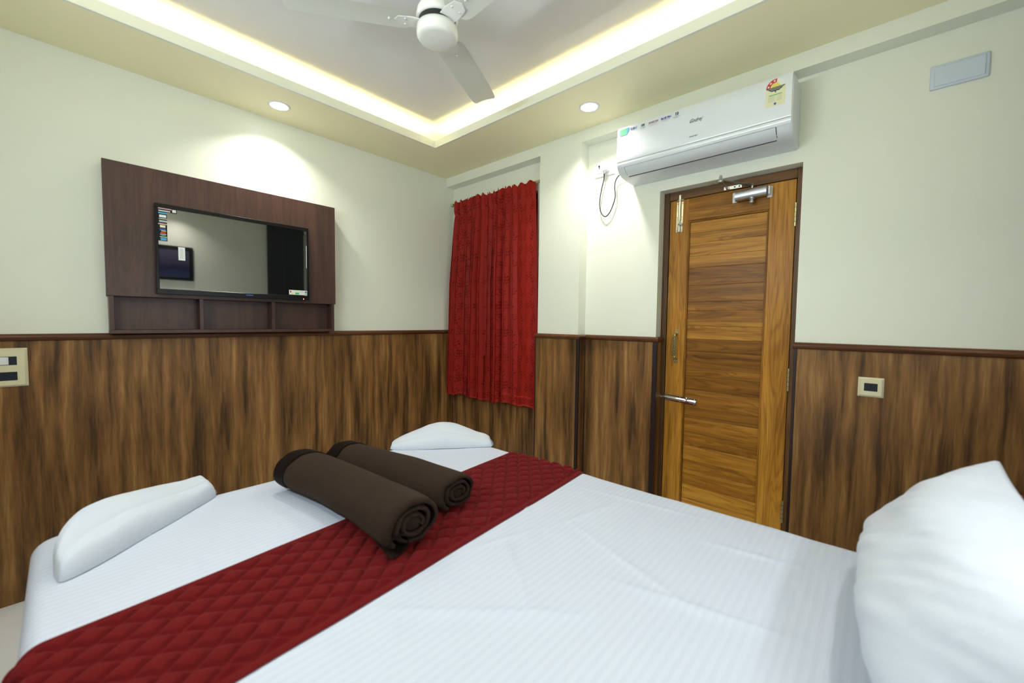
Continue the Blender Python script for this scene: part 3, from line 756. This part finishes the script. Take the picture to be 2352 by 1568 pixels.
# ---- blank plate high on the wall
bp = thing('wall_plate', 'pale blue-white blank plate high on the wall right of the door', 'wall plate', (3.04, D, 2.292))
bm = B(); box(bm, (2.963, D-.010, 2.246), (3.121, D, 2.338), .004, 3); autosmooth(obj('plate_rim', bm, 'plate_blue', bp), 40)
bm = B(); box(bm, (2.974, D-.013, 2.255), (3.110, D-.009, 2.329), .003, 2); obj('cover', bm, 'plate_blue', bp)

# ---- cream switch plate on the right wainscot
def bevel_plate(name, c, w_, h_, th, wall_axis, mat, parent):
    """bevelled frame plate; wall_axis 'y' faces -y, 'x' faces +x"""
    bm = B()
    def P(u, v, d): return Vector((c[0]+u, c[1]-d, c[2]+v)) if wall_axis == 'y' else Vector((c[0]+d, c[1]+u, c[2]+v))
    rings = []
    for s, d in ((0, 0), (0, th*.45), (.007, th), (.009, th)):
        a, b = w_/2-s, h_/2-s; rings.append([bm.verts.new(P(u, v, d)) for u, v in ((-a, -b), (a, -b), (a, b), (-a, b))])
    for a, b in zip(rings, rings[1:]):
        for i in range(4): bm.faces.new((a[i], a[(i+1) % 4], b[(i+1) % 4], b[i]))
    bm.faces.new(rings[-1]); bm.faces.new(rings[0][::-1]); bmesh.ops.recalc_face_normals(bm, faces=bm.faces)
    bmesh.ops.bevel(bm, geom=bm.edges[:], offset=.0012, segments=2, affect='EDGES')
    return obj(name, bm, mat, parent)
yw = D-PT
s1 = thing('switch_plate', 'small cream switch plate with one dark module right of the door', 'switch', (2.838, yw, .992))
bevel_plate('frame', (2.838, yw, 1.035), .086, .085, .011, 'y', 'cream_plastic', s1)
bm = B(); box(bm, (2.816, yw-.0125, 1.019), (2.860, yw-.010, 1.053), .001, 1); md = obj('module', bm, 'module_dark', s1)
bm = B(); box(bm, (2.838, yw-.0145, 1.021), (2.858, yw-.012, 1.051), .001, 1); obj('rocker', bm, 'module_dark', md)
# ---- larger plate at the left edge, on the television wall
s2 = thing('switch_plate', 'large cream switch board at the left end of the television wall', 'switch', (PT, -2.495, .987))
bevel_plate('frame', (PT, -2.500, 1.072), .218, .171, .012, 'x', 'cream_plastic', s2)
for z0_, z1_ in ((1.083, 1.121), (1.015, 1.053)):
    bm = B(); box(bm, (PT+.0115, -2.578, z0_), (PT+.0135, -2.422, z1_), .001, 1); obj('module_row', bm, 'module_dark', s2)
for k in range(3):
    yy = -2.575+k*.044
    bm = B(); box(bm, (PT+.013, yy, 1.085), (PT+.0165, yy+.042, 1.119), .0015, 1); obj('switch', bm, 'white_plastic', s2)

# ---- television unit on the left wall
Y0, Y1, Z0, ZM, Z1, FXp = -2.136, -1.026, 1.219, 1.404, 2.052, .088
tu = thing('tv_panel', 'dark walnut wall panel with three open shelf boxes under the television', 'tv panel', (0, (Y0+Y1)/2, Z0))
def tp(name, a, b, bev=.001):
    bm = B(); box(bm, a, b, bev, 1); return obj(name, bm, 'walnut', tu)
tp('front_board', (FXp-.018, Y0, ZM), (FXp+.004, Y1, Z1))
tp('side_board', (.0, Y0+.003, ZM+.004), (FXp-.018, Y0+.021, Z1-.004)); tp('side_board', (.0, Y1-.021, ZM+.004), (FXp-.018, Y1-.003, Z1-.004))
tp('top_board', (.0, Y0+.003, Z1-.020), (FXp-.018, Y1-.003, Z1-.002)); tp('shelf_top', (.0, Y0+.003, ZM-.002), (FXp-.018, Y1-.003, ZM+.016))
tp('shelf_floor', (.0, Y0+.008, Z0), (FXp, Y1-.008, Z0+.018))
tp('shelf_back', (.0, Y0+.010, Z0+.018), (.010, Y1-.010, ZM-.002))
for yy in (Y0+.008, -1.775, -1.418, Y1-.026): tp('divider', (.010, yy, Z0+.018), (FXp, yy+.018, ZM-.0005))

# ---- television
tx = FXp+.004; ty0, ty1, tz0, tz1 = -1.956, -1.214, 1.421, 1.876
tv = thing('television', 'black flat-screen television on the dark walnut panel', 'television', (tx, (ty0+ty1)/2, tz0))
bm = B(); box(bm, (tx, ty0+.05, tz0+.06), (tx+.016, ty1-.05, tz1-.06)); obj('back_housing', bm, 'black_plastic', tv)
xf = tx+.042
for a, b in (((ty0, tz1-.020), (ty1, tz1)), ((ty0, tz0), (ty1, tz0+.026)), ((ty0, tz0+.026), (ty0+.012, tz1-.020)), ((ty1-.012, tz0+.026), (ty1, tz1-.020))):
    bm = B(); box(bm, (tx+.012, a[0], a[1]), (xf, b[0], b[1]), .0015, 1); obj('bezel', bm, 'black_plastic', tv)
bm = B(); box(bm, (tx+.014, ty0+.01, tz0+.02), (xf-.006, ty1-.01, tz1-.01)); scr = obj('screen', bm, 'screen', tv)
xs_ = xf-.0058
def st(mat, y0_, z0_, y1_, z1_, nm='sticker', par=None, t=.0007, x_=None):
    x_ = xs_ if x_ is None else x_
    bm = B(); box(bm, (x_, y0_, z0_), (x_+t, y1_, z1_)); return obj(nm, bm, mat, par or tv)
# column of printed feature icons down the left edge of the screen
fs = st('black_plastic', -1.944, 1.690, -1.908, 1.861, 'feature_sticker'); st('black_plastic', -1.908, 1.836, -1.868, 1.861, 'feature_sticker')
rows = [('ink_pink', -1.942, 1.850, -1.888, 1.859), ('sticker_white', -1.940, 1.839, -1.894, 1.844), ('sticker_white', -1.886, 1.840, -1.871, 1.854), ('label_blue', -1.941, 1.826, -1.906, 1.834), ('sticker_white', -1.938, 1.808, -1.911, 1.821),
        ('sticker_white', -1.940, 1.800, -1.908, 1.803), ('label_grey', -1.939, 1.784, -1.908, 1.794), ('ink_pink', -1.943, 1.772, -1.907, 1.778), ('label_yellow', -1.936, 1.757, -1.915, 1.769), ('ink_blue', -1.937, 1.742, -1.914, 1.752),
        ('label_sun', -1.931, 1.738, -1.913, 1.742), ('label_red', -1.934, 1.726, -1.915, 1.734), ('sticker_white', -1.937, 1.721, -1.912, 1.7235), ('label_green', -1.932, 1.715, -1.916, 1.7185), ('sticker_white', -1.938, 1.709, -1.909, 1.7115), ('label_blue', -1.935, 1.693, -1.911, 1.706)]
for m_, a, b, c, d in rows: st(m_, a, b, c, d, 'icon', fs, .0004, xs_+.0008)
bc = st('sticker_white', -1.866, 1.600, -1.838, 1.668, 'barcode_sticker')
for k in range(9): st('label_grey', -1.858, 1.612+k*.0055, -1.846, 1.6135+k*.0055, 'barcode_line', bc, .0004, xs_+.0008)
st('sticker_white', -1.229, 1.625, -1.2225, 1.765, 'edge_sticker')
en = st('sticker_white', -1.333, 1.452, -1.226, 1.481, 'energy_sticker')
for m_, a, b, c, d in (('label_red', -1.328, 1.465, -1.320, 1.476), ('label_sun', -1.319, 1.458, -1.306, 1.464), ('label_yellow', -1.297, 1.468, -1.275, 1.478), ('label_green', -1.297, 1.456, -1.275, 1.466), ('label_grey', -1.270, 1.470, -1.246, 1.472), ('ink_blue', -1.240, 1.468, -1.228, 1.476), ('label_green', -1.240, 1.458, -1.228, 1.463)):
    st(m_, a, b, c, d, 'print', en, .0004, xs_+.0008)
lg = st('ink_blue', -1.565, 1.4325, -1.530, 1.4385, 'brand_badge', None, .0008, xf)
bm = B(); cyl(bm, (xf, -1.250, 1.4275), (xf+.001, -1.250, 1.4275), .0032, n=12); obj('standby_light', bm, 'red_led', tv)

# ---- things on the wall behind the headboard, mirrored in the screen
pc = thing('framed_picture', 'dark framed dusk landscape seen only mirrored in the television screen', 'picture', (XH, -1.45, 1.72))
for a, b in (((-1.66, 2.075), (-1.235, 2.11)), ((-1.66, 1.725), (-1.235, 1.76)), ((-1.66, 1.76), (-1.625, 2.075)), ((-1.27, 1.76), (-1.235, 2.075))):
    bm = B(); box(bm, (XH-.022, a[0], a[1]), (XH, b[0], b[1]), .003, 1); obj('frame', bm, 'black_plastic', pc)
bm = B(); box(bm, (XH-.012, -1.625, 1.76), (XH-.006, -1.27, 2.075)); obj('print', bm, 'picture', pc)
wd = thing('wardrobe', 'full-height dark cupboard front mirrored as the black right part of the television screen', 'wardrobe', (XH-.02, -.24, 0))
for a, b in ((-.46, -.24), (-.236, -.016)):
    bm = B(); box(bm, (XH-.05, a, .0), (XH-PT-.001, b, 2.53), .002, 1); dd = obj('door', bm, 'dark_door', wd)
bm = B(); box(bm, (XH-.06, -.262, 1.0), (XH-.05, -.252, 1.16), .002, 1); obj('handle', bm, 'arm_steel', dd)

# ---- unseen tube light on the headboard wall, added to brighten the room
tl = thing('added_tube_light', 'added white tube light on the headboard wall, above the headboard, out of view to the right', 'added wall light', (XH, -1.45, 1.42))
bm = B(); box(bm, (XH-.03, -2.07, 1.40), (XH, -.83, 1.44), .004, 1); obj('batten', bm, 'white_plastic', tl)
bm = B(); cyl(bm, (XH-.045, -2.04, 1.42), (XH-.045, -.86, 1.42), .014, n=16); obj('tube', bm, 'lens', tl, True)
for y_ in (-2.05, -.85):
    bm = B(); cyl(bm, (XH-.045, y_-.015, 1.42), (XH-.045, y_+.015, 1.42), .017, n=16); box(bm, (XH-.045, y_-.012, 1.405), (XH-.02, y_+.012, 1.435)); obj('end_holder', bm, 'white_plastic', tl)
la = bpy.data.lights.new('added_tube_lamp', 'AREA'); la.shape = 'RECTANGLE'; la.size = .03; la.size_y = 1.18; la.energy = ADDED_TUBE_POWER; la.color = ADDED_TUBE_COL; la.spread = pi
lo = bpy.data.objects.new('added_tube_lamp', la); COL.objects.link(lo); lo.parent = tl; lo.location = (-.062, 0, 0); lo.rotation_euler = (0, radians(90), 0)

# ---- second added tube, unseen on the camera-side wall, to even out the light
tl = thing('added_tube_light', 'added white tube light on the camera-side wall, out of view behind the camera', 'added wall light', (1.75, YN, 1.90))
bm = B(); box(bm, (1.13, YN, 1.88), (2.37, YN+.03, 1.92), .004, 1); obj('batten', bm, 'white_plastic', tl)
bm = B(); cyl(bm, (1.16, YN+.045, 1.90), (2.34, YN+.045, 1.90), .014, n=16); obj('tube', bm, 'lens', tl, True)
for x_ in (1.15, 2.35):
    bm = B(); cyl(bm, (x_-.015, YN+.045, 1.90), (x_+.015, YN+.045, 1.90), .017, n=16); box(bm, (x_-.012, YN+.02, 1.885), (x_+.012, YN+.045, 1.915)); obj('end_holder', bm, 'white_plastic', tl)
la = bpy.data.lights.new('added_tube_lamp', 'AREA'); la.shape = 'RECTANGLE'; la.size = 1.18; la.size_y = .03; la.energy = ADDED_TUBE2_POWER; la.color = ADDED_TUBE_COL; la.spread = pi
lo = bpy.data.objects.new('added_tube_lamp', la); COL.objects.link(lo); lo.parent = tl; lo.location = (0, .062, 0); lo.rotation_euler = (radians(90), 0, 0)

# ================================================================== CURTAIN AND ROD
rod = thing('curtain_rod', 'pale brass curtain rod in the window recess', 'curtain rod', (.52, .066, 2.322))
bm = B(); cyl(bm, (.015, .066, 2.320), (1.022, .066, 2.320), .009, n=16); obj('pole', bm, 'pale_brass', rod, True)
for xa, xb in ((1.008, 1.030), (.002, .016)):
    bm = B(); cyl(bm, (xa, .066, 2.320), (xb, .066, 2.320), .0135, n=20); obj('end_cup', bm, 'pale_brass', rod, True)
bm = B(); box(bm, (1.026, .048, 2.295), (1.040, .084, 2.345), .002, 1); obj('wall_flange', bm, 'pale_brass', rod)

cur = thing('curtain', 'red damask curtain hanging over the window', 'curtain', (.52, .01, .65))
NFOLD = [0., .085, .17, .235, .30, .375, .445, .52, .59, .655, .735, .80, 1.0]   # fold boundaries across the cloth
def foldphase(s):
    for i in range(len(NFOLD)-1):
        if s <= NFOLD[i+1] or i == len(NFOLD)-2:
            return i, (s-NFOLD[i])/(NFOLD[i+1]-NFOLD[i])
CT, CB = 2.322, .662
def cpos(s, v):
    """s across 0..1, v down 0..1"""
    i, p = foldphase(s)
    z = CT+(CB-CT)*v
    xl = .075-.058*min(1, v*1.15)**.9
    xr = .968+.040*min(1, v*1.3)
    amp = .034+.048*min(1, v*2.4)
    last = i == len(NFOLD)-2
    if last: amp *= .30
    sway = .010*sin(i*2.3+v*3.1)*v
    f = sin(pi*p)
    y = .048-amp*(f**.6)*(.8+.35*sin(i*1.7+.6))
    x = xl+(xr-xl)*s+.019*sin(2*pi*p)*(.4+.6*min(1, v*3))*(0.4 if last else 1.)+sway
    # pleat tape: tighter gathers in the first 12 cm
    if v < .085:
        k = 1-v/.085
        y += -.008*abs(sin(pi*p*2.0))*min(1, k*2.)*(.6 if last else 1.)-.004
        z += .010*sin(2*pi*p*2+i)*k*k
    tape = exp(-((v-.072)/.010)**2); y += .010*tape*(1 if not last else .4)
    if last: y += .006*noise.noise(Vector((x*9, z*7, 2)))*min(1, v*1.5)*2
    hem = .008*sin(2*pi*p+i)*v**6; z += hem
    y += .003*noise.noise(Vector((x*14, z*4, 5.)))
    return Vector((x, y, z))
bm = B(); grid(bm, 300, 130, cpos, lambda a, b: (a*1.45, -b*1.66))
bmesh.ops.solidify(bm, geom=bm.faces[:], thickness=.0012)
obj('cloth', bm, 'curtain', cur, True)
def hempos(s, v):
    q = cpos(s, .953+.047*v); return q+Vector((0, -.0022, -.0006))
bm = B(); grid(bm, 300, 5, hempos, lambda a, b: (a*1.45, -1.58-b*.08)); bmesh.ops.solidify(bm, geom=bm.faces[:], thickness=.0012)
obj('hem', bm, 'curtain', cur, True)

# ================================================================== BED
ZS = .570                                   # top of the sheet
BX0, BX1 = .815, 3.10
def far_y(x): return -.605+(x-.83)*.030     # far long side, not quite parallel to the wall
BYN = -2.372
bed = thing('bed', 'double bed with maroon padded headboard', 'bed', (1.95, -1.45, 0))
bm = B(); box(bm, (BX0+.05, BYN+.06, .08), (BX1-.02, -.66, .30), .01, 2); obj('base', bm, 'bed_wood', bed)
for x_ in (BX0+.12, BX1-.12):
    for y_ in (BYN+.14, -.74):
        bm = B(); cyl(bm, (x_, y_, 0), (x_, y_, .085), .022, .03, 16); obj('leg', bm, 'bed_wood', bed)
bm = B(); box(bm, (BX0+.04, BYN+.05, .30), (BX1-.02, -.645, ZS-.03), .04, 3); obj('mattress', bm, 'mattress', bed)
bm = B(); box(bm, (3.115, BYN-.02, .02), (3.235, -.585, .862), .014, 3); autosmooth(obj('headboard', bm, 'leather', bed), 40)

creases = [((2.05, -1.05), (2.55, -1.22), .0035, .018), ((1.95, -1.30), (2.30, -1.55), .004, .02), ((1.75, -.95), (2.05, -1.30), .003, .014), ((2.45, -.85), (2.70, -.80), .003, .016),
           ((2.10, -.80), (2.02, -1.15), .003, .02), ((2.3, -1.25), (2.75, -1.15), .004, .03), ((1.95, -1.75), (2.35, -1.40), .004, .02), ((1.98, -1.72), (2.25, -1.95), .003, .02), ((1.9, -.75), (2.4, -.68), .0025, .015), ((1.9, -1.45), (1.99, -1.15), .003, .012)]
def crease(x, y):
    h = 0
    for (ax, ay), (bx_, by), A_, w_ in creases:
        dx, dy = bx_-ax, by-ay; L2 = dx*dx+dy*dy; t = ((x-ax)*dx+(y-ay)*dy)/L2; tc = min(1, max(0, t))
        d2 = (x-ax-dx*tc)**2+(y-ay-dy*tc)**2
        side = (x-ax)*dy-(y-ay)*dx
        e = exp(-d2/(w_*w_))*(.35+.65*sin(pi*tc))
        h += 1.6*A_*e*(1 if side > 0 else .35)
    return h
RC = .045
def fold1(s, lo, hi, drop):
    """arc-length parameter over an edge: returns coordinate, drop"""
    q = RC*pi/2
    if s < lo+RC:
        d = lo+RC-s
        if d < q: a = d/RC; return lo+RC-RC*sin(a), RC*(1-cos(a))
        return lo, RC+(d-q)
    if s > hi-RC:
        d = s-(hi-RC)
        if d < q: a = d/RC; return hi-RC+RC*sin(a), RC*(1-cos(a))
        return hi, RC+(d-q)
    return s, 0.
def bed_pt(sx, sy, lift=0., bumps=True):
    """point of the covered bed for unrolled coordinates sx, sy"""
    x, dx = fold1(sx, BX0, BX1+.3, .5)
    fy = far_y(x)
    y, dy = fold1(sy, BYN, fy, .5)
    # rounded plan corners at the foot
    R = .07
    for cy_, sgn in ((BYN+R, -1), (fy-R, 1)):
        cx_ = BX0+R
        if x < cx_ and (y-cy_)*sgn > 0:
            px_, py_ = (cx_-x)/R, abs(y-cy_)/R; m_ = max(px_, py_); l_ = sqrt(px_*px_+py_*py_)
            if l_ > 1e-6: k_ = m_/l_; x = cx_-px_*k_*R; y = cy_+sgn*py_*k_*R
    dz = max(dx, dy)
    z = ZS-dz+lift
    if bumps and dz < .02: z += crease(x, y)+.004*noise.noise(Vector((x*2.2, y*2.2, 0)))+.0016*noise.noise(Vector((x*9, y*5, 1)))
    if dz > RC:
        wv = .010*min(1, (dz-RC)/.2)
        if dx > dy: x -= wv*(1+sin(y*19+2*noise.noise(Vector((0, y*3, 0)))))
        elif sy > -1.5: y += wv*(1+sin(x*17+2*noise.noise(Vector((x*3, 0, 0)))))
        else: y -= wv*(1+sin(x*17+2*noise.noise(Vector((x*3, 0, 0)))))
    return Vector((x, y, z))
sh = thing('bed_sheet', 'white satin-stripe sheet covering the bed', 'bed sheet', (1.95, -1.45, .12))
SD = .40
def sheet(u, v): return bed_pt(BX0-SD+(3.112-BX0+SD)*u, BYN-SD+(-.58-BYN+2*SD)*v)
bm = B(); grid(bm, 270, 260, sheet); obj('cloth', bm, 'sheet', sh, True)

# ---- quilted runner
rn = thing('bed_runner', 'maroon quilted runner laid across the bed', 'bed runner', (1.6, -1.45, ZS))
def run_x(y): return 1.352+(-.616-y)*.082
RW = .468
TD = .058
def quilt(a, b):
    """a across, b along (metres): pillow height between stitched diagonals"""
    p = (a*sin(radians(51))+b*cos(radians(51)))/TD; q = (a*sin(radians(51))-b*cos(radians(51)))/TD
    sp, sq = abs(sin(pi*p)), abs(sin(pi*q))
    return (1-exp(-(sp/.30)**2))*(1-exp(-(sq/.30)**2))*.58+.42*(sp*sq)**.8
HB = .024
def runner(u, v):
    sy = (BYN-.34)+(-.60+.30-BYN+.34)*v; a = RW*u
    yy = max(BYN, min(-.6, sy))
    sx = run_x(yy)+a*(1-.03*(yy+.6)/-1.7)
    inb = min(a, RW-a)
    k = max(0., min(1., (inb-HB)/.012))
    h = .002+.0150*quilt(a, sy)*k+(.0022*sin(pi*min(1, inb/HB)) if inb < HB else 0)
    h += .002*noise.noise(Vector((sx*18, sy*18, 3)))*k
    if inb < .001: h = .0005
    base = bed_pt(sx, sy, 0., True); e = .004; n_ = Vector((0, 0, 1))
    if not BYN+RC < sy < -.68:
        bx_ = bed_pt(sx+e, sy, 0., False)-bed_pt(sx-e, sy, 0., False); by_ = bed_pt(sx, sy+e, 0., False)-bed_pt(sx, sy-e, 0., False)
        n_ = bx_.cross(by_)
        n_ = n_.normalized() if n_.length > 1e-9 else Vector((0, 0, 1))
    return base+n_*(h+.0022)
bm = B(); grid(bm, 150, 660, runner); obj('quilted_cloth', bm, 'quilt', rn, True)

# ---- rolled blankets
def blanket(label, pL, pR, ry, rz, seed, flap):
    pL, pR = Vector(pL), Vector(pR); t = thing('rolled_blanket', label, 'blanket', (pL+pR)/2-Vector((0, 0, rz)), 'rolled brown blankets')
    turns = 2.75; n = 150; th = .0125
    def spiral(k, inner):
        a = turns*2*pi*k; R_ = 1-.70*(1-k)**.92
        R_ += .05*noise.noise(Vector((a*.8, seed, 0)))*(1-k)*1.6
        if inner: R_ -= th/ry
        an = a+flap
        y_, z_ = R_*cos(an), R_*sin(an)
        if z_ < -.86: z_ = -.86+(z_+.86)*.3
        return y_, z_
    NS = 60
    def surf(u, v):
        # u runs out along the spiral and back on the inner face, v along the axis
        if u <= .5: y_, z_ = spiral(u*2, False)
        else: y_, z_ = spiral((1-u)*2, True)
        c = pL.lerp(pR, v)
        sc = 1+.05*sin(v*7+seed)*.5+.03*noise.noise(Vector((v*5, y_*1.2, z_+seed)))
        end = min(v, 1-v); sc *= 1-.10*max(0, 1-end/.03)**2
        off = Vector((0, .018*sin(pi*v)*(1 if seed < 2 else .6), 0))
        jig = .010*noise.noise(Vector((y_*3, z_*3, seed*5)))*(1 if v in (0., 1.) else 1)
        d = (pR-pL).normalized()
        return c+off+Vector((0, ry*y_*sc, rz*z_*sc+.0))+d*(jig*(2*v-1)) 
    bm = B(); vs = grid(bm, 2*n, NS, surf, close_u=True)
    for e in (0, NS-1):
        for i in range(n-1):
            a, b = vs[i][e], vs[i+1][e]; c, d = vs[2*n-2-i][e], vs[2*n-1-i][e]
            try: bm.faces.new((a, b, c, d))
            except ValueError: pass
    bmesh.ops.recalc_face_normals(bm, faces=bm.faces)
    o = obj('rolled_cloth', bm, 'fleece', t, True)
    # satin binding sleeve round the left end
    def sleeve(u, v):
        k = .655+.345*u; a = turns*2*pi*k
        y_, z_ = spiral(k, False); q = surf(k/2, .004+.115*v)
        return q+Vector((0, y_, z_)).normalized()*.003
    bm = B(); grid(bm, 70, 8, sleeve); bmesh.ops.solidify(bm, geom=bm.faces[:], thickness=.002); obj('binding', bm, 'binding', t, True)
    if seed < 2:   # loose outer corner curling out under the near roll
        def curl(u, v):
            a = -2.3+5.0*u; rc = .034*(1-.28*u)
            q = Vector((pR.x-.120+.128*v, pR.y-.070+.028*cos(a)*1.4, ZS+.054+rc*sin(a)))
            return q+Vector((0, .012*(1-v), .012*(1-v)))
        bm = B(); grid(bm, 36, 16, curl); bmesh.ops.solidify(bm, geom=bm.faces[:], thickness=.009); obj('loose_corner', bm, 'fleece', t, True)
    def core(u, v):
        a = 2*pi*u; c = pL.lerp(pR, .012+.976*v); 
        return c+Vector((0, .018*sin(pi*v)*(1 if seed < 2 else .6)+ry*.30*cos(a), rz*.30*sin(a)))
    bm = B(); vs = grid(bm, 24, 4, core, close_u=True); bm.faces.new([q[0] for q in vs]); bm.faces.new([q[-1] for q in vs]); obj('core', bm, 'fleece', t, True)
    return t
blanket('dark brown fleece blanket rolled up, the one nearer the camera', (.985, -1.600, .655), (1.800, -1.556, .668), .112, .083, 1.3, -.75)
blanket('dark brown fleece blanket rolled up, the one nearer the window', (.955, -1.390, .650), (1.705, -1.296, .658), .102, .076, 3.7, -.6)

# ---- folded towels
def towel(label, A, Bp, depth, hc, mirror, skew, seed, ndir=None, hb=.040, pw=.30):
    """A->Bp is the front bottom edge on the bed; the towel rises behind it"""
    A, Bp = Vector((*A, 0)), Vector((*Bp, 0)); d = (Bp-A); Ln = d.length; d.normalize()
    nrm = Vector((*ndir, 0)) if ndir else Vector((-d.y, d.x, 0))*mirror
    t = thing('folded_towel', label, 'towel', (A.x, A.y, ZS), 'folded white towels')
    def ends(s):
        a_ = min(1, s/.20); b_ = min(1, (1-s)/.07)
        return sqrt(max(0, 1-(1-a_)**2)), sqrt(max(0, 1-(1-b_)**2))
    def hgt(s, w_):
        ea, eb = ends(s)
        peak = exp(-((s-skew)/pw)**2)
        ridge = .34+.66*sin(min(1, w_/.75)*pi/2)**1.2
        h = (hb+(hc-hb)*peak*ridge)*(.55+.45*ridge)*ea**.5*(.25+.75*eb)
        fr = min(1, w_/.16); h *= sqrt(max(0, 1-(1-fr)**2))
        bk = min(1, (1-w_)/.16); h *= sqrt(max(0, 1-(1-bk)**2))
        return h
    def pos(s, w_, top):
        ea, eb = ends(s)
        dep = depth*(.50+.50*exp(-((s-skew)/.42)**2))*(.25+.75*ea)
        start = depth*.16*(1-ea)+.012*(1-eb)
        q = A+d*(Ln*s)+nrm*(start+dep*w_+.008*noise.noise(Vector((s*4, w_*3, seed))))
        h = hgt(s, w_)
        fold = .006*sin(min(1, max(0, (w_-.28)/.10))*pi)*ea
        q.z = ZS+.003+(h*(1+.08*noise.noise(Vector((s*3.3, w_*2.5, seed+4))))-fold*h*8+.002*noise.noise(Vector((s*12, w_*7, seed))) if top else -.001)
        return q
    bm = B(); NU, NV = 90, 44
    # denser rows at the rounded front
    rows_ = [(j/(NV-1))**1.7 for j in range(NV)]
    va = [[bm.verts.new(pos(i/(NU-1), rows_[j], True)) for j in range(NV)] for i in range(NU)]
    vb = [[bm.verts.new(pos(i/(NU-1), rows_[j], False)) for j in range(NV)] for i in range(NU)]
    for i in range(NU-1):
        for j in range(NV-1):
            bm.faces.new((va[i][j], va[i+1][j], va[i+1][j+1], va[i][j+1])); bm.faces.new((vb[i][j], vb[i][j+1], vb[i+1][j+1], vb[i+1][j]))
    for i in range(NU-1):
        bm.faces.new((va[i][0], vb[i][0], vb[i+1][0], va[i+1][0])); bm.faces.new((va[i][-1], va[i+1][-1], vb[i+1][-1], vb[i][-1]))
    for j in range(NV-1):
        bm.faces.new((va[0][j], va[0][j+1], vb[0][j+1], vb[0][j])); bm.faces.new((va[-1][j], vb[-1][j], vb[-1][j+1], va[-1][j+1]))
    bmesh.ops.remove_doubles(bm, verts=bm.verts, dist=1e-5); bmesh.ops.recalc_face_normals(bm, faces=bm.faces)
    obj('folded_body', bm, 'towel', t, True)
    # loose layer edges at the open end
    for k in range(4):
        def lay(u, v, k=k):
            s = .90+.118*u-.010*abs(k-1.4); w_ = .06+.42*v
            q = A+d*(Ln*s)+nrm*(depth*.60*w_+.004*k)
            q.z = ZS+.005+(.0075*k+.001)*(1-.15*u)*(.45+.55*sqrt(min(1, v*5)))+.0015*noise.noise(Vector((u*3, v*4, k+seed)))
            return q
        bm = B(); grid(bm, 14, 14, lay); bmesh.ops.solidify(bm, geom=bm.faces[:], thickness=.005); obj('fold_layer', bm, 'towel', t, True)
    return t
towel('folded white towel at the bed corner below the curtain', (.850, -1.075), (1.215, -.625), .20, .116, 1, .50, 1.)
towel('folded white towel at the bed corner on the left', (1.245, -2.305), (.865, -1.875), .24, .112, 1, .28, 5., (-.97, -.16), .066, .5)

# ---- pillows
def pillow(label, yc, W_, tilt, base_, Hh, Tt, seed):
    t = thing('pillow', label, 'pillow', (base_[0], yc, ZS), 'white pillows against the headboard')
    U = Vector((0, 1, 0)); V = Vector((sin(tilt), 0, cos(tilt))); N_ = Vector((-cos(tilt), 0, sin(tilt)))
    c = Vector((base_[0], yc, base_[1]))
    def side(sgn):
        def f(u, v):
            a, b = 2*u-1, 2*v-1
            # rounded corners, slightly concave edges, far top ear pulled up
            mx = max(abs(a), abs(b)); rr_ = (abs(a)**5+abs(b)**5)**(1/5)
            if rr_ > 1e-6: a, b = a*mx/rr_, b*mx/rr_
            ea = a*(1-.04*(1-b*b)); eb = b*(1-.05*(1-a*a))
            if b > 0: eb += .52*b*max(0, a)**5
            th = ((max(0, 1-mx**5))**.34)*((max(0, 1-abs(a)**4))**.5)*((max(0, 1-abs(b)**3))**.5)
            w_ = th*(1-.30*b)
            wr = .007*noise.noise(Vector((a*4.0+b*2.2, b*1.5-a*.8, seed)))+.004*noise.noise(Vector((a*11+b*5, b*2-a*1.5, seed+2)))
            q = c+U*(W_/2*ea)+V*(Hh/2*(eb+1))+N_*(sgn*Tt*w_*(1. if sgn > 0 else .5)+wr*min(1, th*2.0)*sgn)
            if q.z < ZS+.006: q.z = ZS+.006+(q.z-ZS-.006)*.02
            if q.x > 3.105: q.x = 3.105+(q.x-3.105)*.05
            return q
        return f
    bm = B(); grid(bm, 110, 90, side(1)); grid(bm, 110, 90, side(-1))
    bmesh.ops.remove_doubles(bm, verts=bm.verts, dist=3e-4); bmesh.ops.recalc_face_normals(bm, faces=bm.faces)
    obj('case', bm, 'pillowcase', t, True)
    return t
pillow('white pillow leaning on the maroon headboard', -1.045, .95, radians(25), (2.955, ZS+.02), .378, .165, 2.)

SC.render.film_transparent = False
